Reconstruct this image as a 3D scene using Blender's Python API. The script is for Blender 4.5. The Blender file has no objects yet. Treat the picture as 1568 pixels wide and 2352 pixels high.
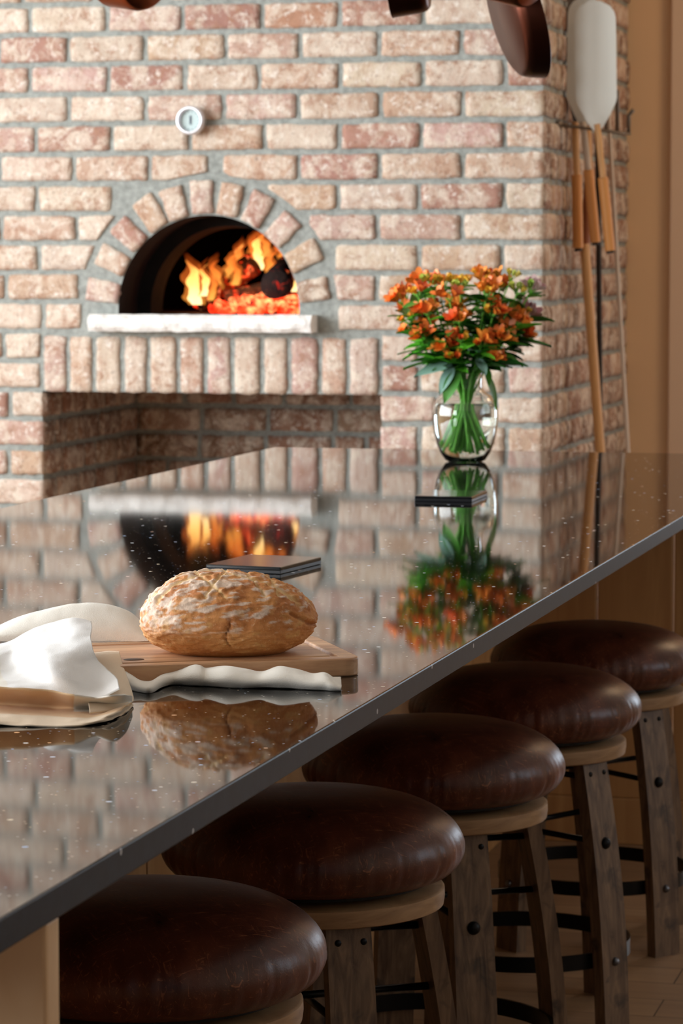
import bpy, bmesh, math, random
from mathutils import Vector, Matrix, Euler, noise
random.seed(7)
PI = math.pi
S = bpy.context.scene
COL = S.collection

# ------------------------------------------------------------------ camera
FPX = 7000.0
PITCH = math.radians(4.7691)
YAW = math.radians(14.281)
CAM = Vector((0, 0, 1.3855))
cd = bpy.data.cameras.new('camera')
cd.sensor_fit = 'VERTICAL'; cd.sensor_height = 36; cd.sensor_width = 24
cd.lens = 36 * FPX / 2352
cd.clip_start = 0.05; cd.clip_end = 60
cd.dof.use_dof = True; cd.dof.focus_distance = 3.55; cd.dof.aperture_fstop = 17
co = bpy.data.objects.new('camera', cd); COL.objects.link(co)
co.location = CAM; co.rotation_euler = (PI / 2 - PITCH, 0, YAW)
S.camera = co
S.view_settings.view_transform = 'Standard'; S.view_settings.look = 'None'
S.view_settings.gamma = 1; S.view_settings.use_curve_mapping = False
S.view_settings.exposure = 0.0
S.cycles.use_denoising = True
S.cycles.max_bounces = 10; S.cycles.transparent_max_bounces = 24
S.cycles.sample_clamp_indirect = 8

# ------------------------------------------------------------------ world, window daylight, ceiling lamp, added fill
w = bpy.data.worlds.new('world'); S.world = w; w.use_nodes = True
w.node_tree.nodes['Background'].inputs[0].default_value = (0.80, 0.88, 1.0, 1)
w.node_tree.nodes['Background'].inputs[1].default_value = 0.11

def area(name, loc, target, sx, sy, power, color):
    l = bpy.data.lights.new(name, 'AREA'); l.shape = 'RECTANGLE'
    l.size = sx; l.size_y = sy; l.energy = power; l.color = color
    o = bpy.data.objects.new(name, l); COL.objects.link(o); o.location = loc
    d = Vector(target) - Vector(loc)
    o.rotation_euler = d.to_track_quat('-Z', 'Y').to_euler()
    return o
area('left_window_daylight', (-5.42, 4.9, 1.95), (-2.6, 5.8, 1.5), 4.2, 1.9, 375, (0.88, 0.95, 1.0))
area('right_window_daylight', (3.0, 5.6, 1.85), (-0.5, 5.2, 0.8), 1.5, 1.3, 14, (0.76, 0.88, 1.0))
area('rear_left_fill', (-4.6, 0.2, 2.0), (-1.3, 4.2, 1.0), 1.6, 1.4, 95, (0.95, 0.98, 1.0))  # added fill for camera-facing sides; there is no window here
area('glass_door_daylight', (0.75, 10.22, 1.25), (0.1, 5.0, 0.5), 0.7, 0.95, 20, (0.72, 0.86, 1.0))
area('ceiling_lamp_light', (0.3, 9.05, 2.9), (-0.6, 9.7, 1.0), 0.6, 0.6, 17, (1.0, 0.66, 0.38))

F3 = Vector((-math.sin(YAW) * math.cos(PITCH), math.cos(YAW) * math.cos(PITCH), -math.sin(PITCH)))
R3 = Vector((math.cos(YAW), math.sin(YAW), 0)); U3 = R3.cross(F3)
def ray(x, y): return F3 * FPX + R3 * (x - 784) + U3 * (1176 - y)
def onz(x, y, z): d = ray(x, y); return CAM + d * ((z - CAM.z) / d.z)
def ony(x, y, Y): d = ray(x, y); return CAM + d * (Y / d.y)
TOP = 0.92
YW = 8.75
def depth(P): return (P - CAM).dot(F3)

# ------------------------------------------------------------------ helpers
def srgb(r, g, b):
    f = lambda c: (c / 255 / 12.92) if c / 255 <= 0.04045 else ((c / 255 + 0.055) / 1.055) ** 2.4
    return (f(r), f(g), f(b), 1)

def link(name, bm, mats, parent=None, smooth=True, kind=None):
    me = bpy.data.meshes.new(name)
    bmesh.ops.recalc_face_normals(bm, faces=bm.faces)
    bm.to_mesh(me); bm.free()
    for m in (mats if isinstance(mats, (list, tuple)) else [mats]): me.materials.append(m)
    if smooth:
        for p in me.polygons: p.use_smooth = True
    o = bpy.data.objects.new(name, me); COL.objects.link(o)
    if parent: o.parent = parent
    if kind: o['kind'] = kind
    return o
def soft(o, angle=35):
    me = o.data
    lim = math.radians(angle)
    bm = bmesh.new(); bm.from_mesh(me)
    for e in bm.edges:
        e.smooth = not (len(e.link_faces) == 2 and e.calc_face_angle(0) > lim)
    bm.to_mesh(me); bm.free(); return o
def bev(o, w, seg=2, angle=35):
    m = o.modifiers.new('bevel', 'BEVEL'); m.width = w; m.segments = seg
    m.limit_method = 'ANGLE'; m.angle_limit = math.radians(angle); m.harden_normals = False
    return o
def thing(name, label, cat, loc=(0, 0, 0), rz=0, group=None):
    o = bpy.data.objects.new(name, None); COL.objects.link(o); o.empty_display_size = 0.05
    o.location = loc; o.rotation_euler = (0, 0, rz)
    return tag(o, label, cat, group)
def tag(o, label, cat, group=None, kind=None):
    o['label'] = label; o['category'] = cat
    if group: o['group'] = group
    if kind: o['kind'] = kind
    return o
def box(bm, x0, x1, y0, y1, z0, z1, mi=0, mat=None):
    r = bmesh.ops.create_cube(bm, size=1)
    M = Matrix.Translation(((x0 + x1) / 2, (y0 + y1) / 2, (z0 + z1) / 2)) @ Matrix.Diagonal((x1 - x0, y1 - y0, z1 - z0, 1))
    if mat: M = mat @ M
    bmesh.ops.transform(bm, matrix=M, verts=r['verts'])
    for v in r['verts']:
        for f in v.link_faces: f.material_index = mi
    return r['verts']
def newbox(*a, **k):
    bm = bmesh.new(); box(bm, *a, **k); return bm
def tube(bm, pts, rad, seg=10, caps=True, mi=0):
    pts = [Vector(p) for p in pts]; n = len(pts)
    rad = rad if isinstance(rad, (list, tuple)) else [rad] * n
    rings = []; ref = None
    for i, p in enumerate(pts):
        t = (pts[min(i + 1, n - 1)] - pts[max(i - 1, 0)]).normalized()
        if ref is None:
            ref = t.cross(Vector((0, 0, 1)))
            if ref.length < 1e-3: ref = t.cross(Vector((1, 0, 0)))
            ref.normalize()
        a = (ref - t * ref.dot(t)).normalized(); b = t.cross(a); ref = a
        rings.append([bm.verts.new(p + (a * math.cos(2 * PI * k / seg) + b * math.sin(2 * PI * k / seg)) * rad[i]) for k in range(seg)])
    for i in range(n - 1):
        for k in range(seg):
            f = bm.faces.new((rings[i][k], rings[i][(k + 1) % seg], rings[i + 1][(k + 1) % seg], rings[i + 1][k])); f.material_index = mi
    if caps:
        bm.faces.new(rings[0]).material_index = mi; bm.faces.new(rings[-1]).material_index = mi
def lathe(bm, prof, seg=48, mi=0, closed=False):
    rings = []
    for r, z in prof:
        if r < 1e-6: rings.append([bm.verts.new((0, 0, z))])
        else: rings.append([bm.verts.new((r * math.cos(2 * PI * k / seg), r * math.sin(2 * PI * k / seg), z)) for k in range(seg)])
    n = len(rings)
    for i in range(n if closed else n - 1):
        a, b = rings[i], rings[(i + 1) % n]
        for k in range(seg):
            k2 = (k + 1) % seg
            if len(a) == 1 and len(b) == 1: continue
            if len(a) == 1: f = bm.faces.new((a[0], b[k], b[k2]))
            elif len(b) == 1: f = bm.faces.new((a[k], a[k2], b[0]))
            else: f = bm.faces.new((a[k], a[k2], b[k2], b[k]))
            f.material_index = mi
def cat1(p, t):
    n = len(p) - 1; x = max(0, min(n - 1e-6, t * n)); i = int(x); u = x - i
    a, b, c, d = p[max(i - 1, 0)], p[i], p[i + 1], p[min(i + 2, n)]
    return 0.5 * ((2 * b) + (c - a) * u + (2 * a - 5 * b + 4 * c - d) * u * u + (3 * b - a - 3 * c + d) * u ** 3)
def lerp(xs, ys, x):
    if x <= xs[0]: return ys[0]
    for i in range(len(xs) - 1):
        if x <= xs[i + 1]: return ys[i] + (ys[i + 1] - ys[i]) * (x - xs[i]) / (xs[i + 1] - xs[i])
    return ys[-1]
def fbm(v, o=3): return noise.fractal(Vector(v), 1.0, 2.0, o)

# ------------------------------------------------------------------ materials
class NB:
    def __init__(s, name):
        s.m = bpy.data.materials.new(name); s.m.use_nodes = True; s.t = s.m.node_tree
        s.b = s.t.nodes['Principled BSDF']; s.out = s.t.nodes['Material Output']
    def n(s, t, **k):
        x = s.t.nodes.new(t)
        for a, b in k.items():
            if hasattr(x, a) and a not in ('Scale',): setattr(x, a, b)
        return x
    def l(s, a, b): s.t.links.new(a, b)
    def coord(s, scale=(1, 1, 1), kind='Object', rot=(0, 0, 0)):
        c = s.n('ShaderNodeTexCoord'); m = s.n('ShaderNodeMapping')
        m.inputs['Scale'].default_value = scale; m.inputs['Rotation'].default_value = rot
        s.l(c.outputs[kind], m.inputs[0]); return m.outputs[0]
    def noise(s, vec, scale, detail=3, rough=0.5, dist=0):
        x = s.n('ShaderNodeTexNoise'); x.inputs['Scale'].default_value = scale; x.inputs['Detail'].default_value = detail
        x.inputs['Roughness'].default_value = rough; x.inputs['Distortion'].default_value = dist
        s.l(vec, x.inputs['Vector']); return x.outputs['Fac']
    def ramp(s, fac, stops):
        r = s.n('ShaderNodeValToRGB'); e = r.color_ramp.elements
        while len(e) < len(stops): e.new(0.5)
        for i, (p, c) in enumerate(stops):
            e[i].position = p; e[i].color = c if len(c) == 4 else (*c, 1)
        s.l(fac, r.inputs[0]); return r.outputs[0]
    def mix(s, fac, a, b, mode='MIX'):
        x = s.n('ShaderNodeMix'); x.data_type = 'RGBA'; x.blend_type = mode
        for i, v in ((0, fac), (6, a), (7, b)):
            if isinstance(v, (int, float)): x.inputs[i].default_value = v
            elif isinstance(v, tuple): x.inputs[i].default_value = v
            else: s.l(v, x.inputs[i])
        return x.outputs[2]
    def bump(s, h, strength=0.3, dist=0.002):
        b = s.n('ShaderNodeBump'); b.inputs['Strength'].default_value = strength; b.inputs['Distance'].default_value = dist
        s.l(h, b.inputs['Height']); s.l(b.outputs[0], s.b.inputs['Normal']); return b
    def attr(s, name):
        a = s.n('ShaderNodeAttribute'); a.attribute_name = name; return a.outputs['Color']
    def col(s, c):
        if isinstance(c, tuple): s.b.inputs['Base Color'].default_value = c
        else: s.l(c, s.b.inputs['Base Color'])
    def set(s, **k):
        for a, b in k.items(): s.b.inputs[a.replace('_', ' ')].default_value = b
        return s
def plain(name, c, rough=0.5, metal=0.0, **k):
    x = NB(name); x.col(c); x.set(Roughness=rough, Metallic=metal, **k); return x.m

BW = (0, 0, 0, 1); WW = (1, 1, 1, 1)
def brick_mat():
    x = NB('reclaimed_brick'); v = x.coord()
    tone = x.attr('tone')
    n1 = x.noise(v, 15, 5, 0.65, 0.8)
    c = x.mix(x.ramp(n1, [(0.44, BW), (0.60, (0.85, 0.85, 0.85))]), tone, srgb(220, 205, 188))
    n2 = x.noise(v, 21, 6, 0.72, 0.5)
    c = x.mix(x.ramp(n2, [(0.52, BW), (0.66, (0.8, 0.8, 0.8))]), c, srgb(160, 118, 94))
    n5 = x.noise(x.coord((70, 70, 22)), 1, 5, 0.7, 0.5)
    c = x.mix(x.ramp(n5, [(0.50, BW), (0.68, (0.55, 0.55, 0.55))]), c, srgb(172, 130, 110))
    n3 = x.noise(v, 110, 3, 0.6)
    c = x.mix(x.ramp(n3, [(0.58, BW), (0.72, (0.6, 0.6, 0.6))]), c, srgb(112, 84, 70))
    n4 = x.noise(v, 52, 5, 0.7)
    c = x.mix(x.ramp(n4, [(0.55, BW), (0.66, (0.7, 0.7, 0.7))]), c, srgb(238, 230, 220))
    x.col(c); x.set(Roughness=0.92)
    x.bump(x.noise(v, 110, 4, 0.7), 0.7, 0.004)
    return x.m
def mortar_mat():
    x = NB('grey_mortar'); v = x.coord()
    x.col(x.ramp(x.noise(v, 55, 4, 0.7), [(0.3, srgb(126, 129, 124)), (0.7, srgb(168, 171, 166))]))
    x.set(Roughness=0.95); x.bump(x.noise(v, 140, 4, 0.7), 0.6, 0.004); return x.m
def wood_mat(name, c0, c1, scale=(6, 60, 6), rough=0.5, dark=None, kind='Object', ds=9, bump=0.15):
    x = NB(name); v = x.coord(scale, kind)
    n = x.noise(v, 1.0, 4, 0.6, 1.2)
    c = x.ramp(n, [(0.3, c0), (0.7, c1)])
    if dark:
        d = x.noise(x.coord((1, 1, 1), kind), ds, 3, 0.6, 0.5)
        c = x.mix(x.ramp(d, [(0.58, BW), (0.72, (0.8, 0.8, 0.8))]), c, dark)
    x.col(c); x.set(Roughness=rough); x.bump(n, bump, 0.002); return x.m
M = {}
M['brick'] = brick_mat(); M['mortar'] = mortar_mat()
M['beige'] = plain('beige_wall_paint', srgb(226, 194, 156), 0.8)
M['taupe'] = plain('taupe_paint', srgb(222, 198, 176), 0.7)
M['white_paint'] = plain('white_paint', srgb(225, 222, 215), 0.7)
M['room_paint'] = plain('warm_room_paint', srgb(196, 180, 160), 0.8)
M['black_metal'] = plain('black_steel', srgb(22, 22, 24), 0.32, 0.7)
M['bolt'] = plain('steel_bolt', srgb(120, 122, 130), 0.3, 1.0)
M['dark_bolt'] = plain('dark_bolt', srgb(30, 30, 32), 0.4, 0.8)
M['cabinet'] = wood_mat('alder_cabinet', srgb(176, 128, 80), srgb(202, 156, 104), (12, 12, 1.3), 0.5)
M['pale_wood'] = wood_mat('pale_maple_panel', srgb(214, 172, 126), srgb(244, 214, 176), (22, 22, 1.6), 0.5)
M['ring_wood'] = wood_mat('oak_ring', srgb(138, 104, 72), srgb(176, 140, 102), (10, 10, 60), 0.45)
M['stave'] = wood_mat('weathered_stave', srgb(74, 52, 38), srgb(138, 110, 84), (60, 60, 7.0), 0.5, dark=srgb(36, 30, 30), ds=20, bump=0.4)
M['board'] = wood_mat('acacia_board', srgb(158, 106, 72), srgb(228, 184, 142), (3.0, 42, 30), 0.35)
M['handle_wood'] = wood_mat('handle_wood', srgb(196, 146, 92), srgb(216, 168, 112), (40, 40, 4), 0.45)
M['grip'] = plain('orange_stained_grip', srgb(206, 142, 76), 0.45)
M['grip_dark'] = plain('dark_stained_grip', srgb(140, 82, 46), 0.5)
M['pale_rod'] = plain('pale_aluminium_rod', srgb(196, 178, 160), 0.45, 0.2)
M['white_blade'] = plain('brushed_white_aluminium', srgb(222, 222, 214), 0.42, 0.15)
M['iron'] = plain('dark_iron', srgb(52, 44, 38), 0.5, 0.6)
M['rack_metal'] = plain('grey_wire', srgb(120, 108, 96), 0.45, 0.7)
M['copper'] = plain('aged_copper', srgb(150, 84, 56), 0.28, 1.0)
M['copper_dark'] = plain('tarnished_copper', srgb(84, 46, 34), 0.35, 1.0)
M['tin'] = plain('tin_lining', srgb(190, 176, 166), 0.25, 1.0)
M['soot'] = None
x = NB('sooty_brick'); v = x.coord()
bt = x.n('ShaderNodeTexBrick'); x.l(v, bt.inputs['Vector'])
x.col(x.ramp(x.noise(v, 18, 3, 0.6), [(0.3, srgb(9, 7, 6)), (0.75, srgb(34, 24, 19))])); x.set(Roughness=0.95)
x.bump(x.noise(v, 60, 3), 0.5, 0.004); M['soot'] = x.m
x = NB('white_limestone'); v = x.coord()
x.col(x.ramp(x.noise(v, 30, 4, 0.6), [(0.3, srgb(226, 222, 218)), (0.7, srgb(250, 248, 244))])); x.set(Roughness=0.85)
x.bump(x.noise(v, 45, 4, 0.6), 0.7, 0.006); M['limestone'] = x.m
# polished speckled counter
x = NB('black_quartz'); v = x.coord()
base = x.ramp(x.noise(v, 60, 4, 0.7), [(0.35, srgb(8, 8, 8)), (0.75, srgb(24, 21, 19))])
def flecks(scale, thr, size):
    vo = x.n('ShaderNodeTexVoronoi'); vo.inputs['Scale'].default_value = scale; x.l(v, vo.inputs['Vector'])
    sep = x.n('ShaderNodeSeparateColor'); x.l(vo.outputs['Color'], sep.inputs[0])
    g = x.n('ShaderNodeMath'); g.operation = 'GREATER_THAN'; g.inputs[1].default_value = thr; x.l(sep.outputs[0], g.inputs[0])
    d = x.n('ShaderNodeMath'); d.operation = 'LESS_THAN'; d.inputs[1].default_value = size; x.l(vo.outputs['Distance'], d.inputs[0])
    m = x.n('ShaderNodeMath'); m.operation = 'MULTIPLY'; x.l(g.outputs[0], m.inputs[0]); x.l(d.outputs[0], m.inputs[1])
    return m.outputs[0], sep
f1, s1 = flecks(95, 0.972, 0.27); f2, s2 = flecks(230, 0.955, 0.30)
cc = x.ramp(s1.outputs[1], [(0.0, srgb(255, 235, 205)), (0.35, srgb(255, 255, 255)), (0.8, srgb(190, 215, 255)), (1, srgb(255, 190, 120))])
cc2 = x.ramp(s2.outputs[1], [(0.0, srgb(220, 190, 150)), (0.6, srgb(200, 200, 200)), (1, srgb(130, 170, 220))])
c = x.mix(f2, base, cc2); c = x.mix(f1, c, cc); x.col(c)
x.set(Roughness=0.04, IOR=1.40)
# sparkle of the chips is painted as bright fleck colours; large flecks rougher
ad = x.n('ShaderNodeMath'); ad.operation = 'MAXIMUM'; x.l(f1, ad.inputs[0]); x.l(f2, ad.inputs[1])
rr = x.n('ShaderNodeMath'); rr.operation = 'MULTIPLY_ADD'; rr.inputs[1].default_value = 0.5; rr.inputs[2].default_value = 0.04
x.l(f1, rr.inputs[0]); x.l(rr.outputs[0], x.b.inputs['Roughness'])
M['quartz'] = x.m
x = NB('honed_edge_daylight_tint'); v = x.coord()
fe, se = flecks(70, 0.985, 0.2)
x.col(x.mix(fe, x.ramp(x.noise(v, 60, 4, 0.7), [(0.35, srgb(14, 21, 30)), (0.75, srgb(28, 38, 50))]), srgb(190, 190, 195))); x.set(Roughness=0.36); x.b.inputs['Specular IOR Level'].default_value = 0.14; M['quartz_edge'] = x.m  # blue of reflected daylight is put into the edge's base colour
# leather
x = NB('brown_leather'); v = x.coord()
oi = x.n('ShaderNodeObjectInfo')
big = x.noise(v, 11, 4, 0.6, 0.5)
c = x.ramp(big, [(0.3, srgb(58, 27, 18)), (0.55, srgb(88, 42, 27)), (0.8, srgb(116, 60, 38))])
sc1 = x.noise(x.coord((190, 22, 60), rot=(0, 0, 0.5)), 1, 3, 0.7, 1.5)
sc2 = x.noise(x.coord((20, 170, 60), rot=(0, 0, 0.25)), 1, 3, 0.7, 1.5)
c = x.mix(x.ramp(sc1, [(0.60, BW), (0.70, (0.8, 0.8, 0.8))]), c, srgb(158, 98, 66))
c = x.mix(x.ramp(sc2, [(0.60, BW), (0.70, (0.75, 0.75, 0.75))]), c, srgb(150, 90, 60))
x.col(c); x.l(x.ramp(big, [(0.3, (0.27,) * 3), (0.8, (0.38,) * 3)]), x.b.inputs['Roughness'])
x.bump(x.noise(v, 420, 3, 0.6), 0.18, 0.001); M['leather'] = x.m
# floor
x = NB('wood_floor'); v = x.coord()
bk = x.n('ShaderNodeTexBrick'); bk.inputs['Scale'].default_value = 1; bk.inputs['Brick Width'].default_value = 1.6
bk.inputs['Row Height'].default_value = 0.13; bk.inputs['Mortar Size'].default_value = 0.0015
bk.inputs['Color1'].default_value = srgb(176, 142, 108); bk.inputs['Color2'].default_value = srgb(150, 118, 90)
bk.inputs['Mortar'].default_value = srgb(70, 52, 40); x.l(v, bk.inputs['Vector'])
gr = x.noise(x.coord((2, 28, 1)), 1, 4, 0.6, 1)
c = x.mix(x.ramp(gr, [(0.35, BW), (0.7, (0.5, 0.5, 0.5))]), bk.outputs['Color'], srgb(126, 100, 78)); x.col(c); x.set(Roughness=0.38); M['floor'] = x.m
# cloth (colour carried by attribute)
x = NB('cotton_towel'); v = x.coord(); x.col(x.attr('tint')); x.set(Roughness=0.95)
wv = x.noise(x.coord((900, 900, 900)), 1, 2, 0.6); x.bump(wv, 0.35, 0.0012)
x.b.inputs['Sheen Weight'].default_value = 0.15; M['towel'] = x.m
# bread
x = NB('bread_crust'); v = x.coord()
c = x.attr('tint'); n = x.noise(v, 150, 4, 0.7)
c = x.mix(x.ramp(n, [(0.5, BW), (0.75, (0.4, 0.4, 0.4))]), c, srgb(150, 88, 46))
n = x.noise(v, 260, 3, 0.7)
c = x.mix(x.ramp(n, [(0.58, BW), (0.72, (0.5, 0.5, 0.5))]), c, srgb(244, 206, 160))
x.col(c); x.set(Roughness=0.72); x.bump(x.noise(v, 300, 3, 0.7), 0.5, 0.0015); M['bread'] = x.m
# glass & water
x = NB('clear_glass'); x.set(Roughness=0.0, IOR=1.46); x.b.inputs['Transmission Weight'].default_value = 1; x.col((0.97, 1, 0.99, 1)); M['glass'] = x.m
x = NB('water'); x.set(Roughness=0.0, IOR=1.33); x.b.inputs['Transmission Weight'].default_value = 1; x.col((0.96, 1, 0.98, 1)); M['water'] = x.m
M['stem'] = plain('green_stem', srgb(120, 196, 70), 0.45)
def leafm(n, a, b):
    x = NB(n); oi = x.n('ShaderNodeObjectInfo'); x.col(x.ramp(oi.outputs['Random'], [(0, a), (1, b)]))
    x.set(Roughness=0.4); x.b.inputs['Subsurface Weight'].default_value = 0.0
    return x.m
M['leaf'] = leafm('green_leaf', srgb(34, 92, 28), srgb(84, 156, 44))
M['leaf_bright'] = leafm('bright_leaf', srgb(84, 184, 40), srgb(120, 210, 60))
M['leaf_grey'] = leafm('grey_leaf', srgb(110, 150, 132), srgb(140, 176, 160))
M['petal'] = leafm('orange_petal', srgb(226, 96, 44), srgb(250, 158, 62))
M['petal_yellow'] = leafm('yellow_petal', srgb(232, 170, 50), srgb(246, 196, 70))
M['petal_pink'] = leafm('pink_petal', srgb(206, 130, 140), srgb(238, 206, 206))
M['bud'] = leafm('green_bud', srgb(160, 200, 90), srgb(226, 190, 80))
M['gloss_black'] = plain('gloss_black', srgb(14, 14, 16), 0.12)
M['satin_black'] = plain('satin_black', srgb(20, 20, 24), 0.3)
M['dial'] = plain('dial_face', srgb(176, 192, 190), 0.5)
M['steel'] = plain('bright_steel', srgb(225, 226, 232), 0.28, 0.6)
M['ink'] = plain('dark_print', srgb(60, 66, 84), 0.6)

# ------------------------------------------------------------------ brickwork
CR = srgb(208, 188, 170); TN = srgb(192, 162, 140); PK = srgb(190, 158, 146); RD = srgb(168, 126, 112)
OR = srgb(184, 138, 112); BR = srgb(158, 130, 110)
TON = dict(C=CR, T=TN, P=PK, R=RD, O=OR, B=BR, D=srgb(128, 98, 80), E=srgb(150, 112, 92))  # D and E: darker tones, on the chimney flank they stand in for shade
class Wall:
    """bricks laid on one mortar face: frame = origin, u, v, outward normal"""
    def __init__(s, O, u, v, n):
        s.O, s.u, s.v, s.n = Vector(O), Vector(u), Vector(v), Vector(n)
        s.bm = bmesh.new(); s.cl = s.bm.loops.layers.float_color.new('tone')
    def P(s, a, b, d): return s.O + s.u * a + s.v * b + s.n * d
    def brick(s, quad, tone, prot=0.009, nu=14, nv=6):
        """quad: f(s,t)->(a,b) with s,t in 0..1"""
        tn = TON[tone] if isinstance(tone, str) else tone
        j = random.uniform(0.88, 1.06); tn = (tn[0] * j, tn[1] * j * random.uniform(0.97, 1.02), tn[2] * j * random.uniform(0.95, 1.03), 1)
        k = random.uniform(0, 99); g = []; pr = prot + random.uniform(-0.002, 0.002)
        for i in range(nu + 1):
            row = []
            for q in range(nv + 1):
                a, b = quad(i / nu, q / nv)
                eu = min(i, nu - i); ev = min(q, nv - q)
                ja = noise.noise(Vector((a * 38, b * 38, k))) * 0.0045; jb = noise.noise(Vector((a * 38, b * 38, k + 7))) * 0.0042
                d = pr + noise.noise(Vector((a * 30, b * 30, k + 3))) * 0.003
                if eu == 0 or ev == 0: d -= 0.0035 + (0.002 if eu == 0 and ev == 0 else 0)
                if eu == 0 and ev == 0:
                    a2, b2 = quad(0.5, 0.5); a += (a2 - a) * 0.008; b += (b2 - b) * 0.03
                row.append(s.bm.verts.new(s.P(a + ja, b + jb, d)))
            g.append(row)
        fs = []
        for i in range(nu):
            for q in range(nv): fs.append(s.bm.faces.new((g[i][q], g[i + 1][q], g[i + 1][q + 1], g[i][q + 1])))
        rim = [g[i][0] for i in range(nu)] + [g[nu][q] for q in range(nv)] + [g[i][nv] for i in range(nu, 0, -1)] + [g[0][q] for q in range(nv, 0, -1)]
        low = [s.bm.verts.new(vv.co - s.n * 0.022) for vv in rim]
        for i in range(len(rim)):
            k2 = (i + 1) % len(rim); fs.append(s.bm.faces.new((rim[i], low[i], low[k2], rim[k2])))
        for f in fs:
            f.material_index = 1
            for l in f.loops: l[s.cl] = tn
    def rect(s, a0, a1, b0, b1, tone, **k):
        t1 = random.uniform(-0.0015, 0.0015); t2 = random.uniform(-0.0015, 0.0015)
        s.brick(lambda p, q: (a0 + (a1 - a0) * p, b0 + t1 + (b1 - b0) * q + (t2 - t1) * p), tone, **k)
    def mortar(s, loops):
        bm2 = bmesh.new(); ed = []
        for lp in loops:
            vs = [bm2.verts.new(s.P(a, b, 0)) for a, b in lp]
            ed += [bm2.edges.new((vs[i], vs[(i + 1) % len(vs)])) for i in range(len(vs))]
        bmesh.ops.triangle_fill(bm2, edges=ed, use_beauty=True, normal=s.n)
        m = {}
        for f in bm2.faces:
            vs = []
            for v_ in f.verts:
                if v_.index not in m or True:
                    key = tuple(round(c, 5) for c in v_.co)
                    if key not in m: m[key] = s.bm.verts.new(v_.co)
                    vs.append(m[key])
            s.bm.faces.new(vs).material_index = 0
        bm2.free()
PITCHZ = 0.0889
zk = lambda k: 2.142 - PITCHZ * k
def px2X(x, z):
    P = Vector((0, YW, z)); y = 592 - (z - CAM.z) * FPX / 9.0
    for _ in range(4):
        Q = ony(x, y, YW); y += (Q.z - z) * FPX / 9.0
    return ony(x, y, YW).x
AX, AZ = -2.6382, 1.2330           # arch centre
RIN, ROUT = 0.282, 0.390
AF = 0.99
def inarch(X, z, r): return ((X - AX) ** 2 + (z - AZ) ** 2) < r * r
XL, XR = -5.45, -1.6265
front = Wall((0, YW, 0), (1, 0, 0), (0, 0, 1), (0, -1, 0))
G = 0.0082                          # half joint
rows = {  # course: (joints in the photograph from left, tones)
 0: ([70, 247, 420, 602, 781, 973, 1152], 'CCPRORCC'),
 1: ([158, 334, 520, 690, 871, 1061], 'RCTPCTP'),
 2: ([70, 250, 426, 596, 782, 972, 1160], 'PPRCTCCR'),
 3: ([159, 335, 515, 685, 874, 1064], 'CCPPTTC'),
 4: ([84, 258, 437, 608, 780, 967, 1159], 'PRCTCRPT'),
 5: ([0, 171, 345, 507, 687, 872, 1063], 'CCTTTRTT'),
 6: ([86, 261, 440, 610, 776, 963, 1158], 'CCCTTCRCP'),
 7: ([5, 178, 350, 520, 704, 868, 1062], 'TTCTTPPTT'),
 8: ([90, 262, 440, 610, 765, 963, 1153], 'CCTTTCTC'),
 9: ([15, 184, 350, 520, 690, 866, 1062], 'TTTTTPTC'),
 10: ([101, 272, 440, 610, 773, 960, 1150], 'CTTTTCTC'),
 11: ([10, 97], 'TP'), 12: ([97], 'C'),
}
def soften(k): return 0.0
def lay(wall, joints, tones, z0, z1, a_min, a_max, row):
    js = [a_min] + [j for j in joints if a_min < j < a_max] + [a_max]
    for i in range(len(js) - 1):
        a0, a1 = js[i] + (G if i else 0), js[i + 1] - (G if i < len(js) - 2 else 0)
        t = tones[i] if i < len(tones) else random.choice('CTPTCRC')
        b0, b1 = z0 + G, z1 - G
        if a1 - a0 < 0.02: continue
        yield a0, a1, b0, b1, t
NICHE_L, NICHE_R, NICHE_T = -3.1652, -2.1039, 0.982
SZ0, SZ1 = 0.986, 1.156             # soldier course
SX0, SX1 = px2X(97, 1.07), px2X(873, 1.07)
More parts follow.
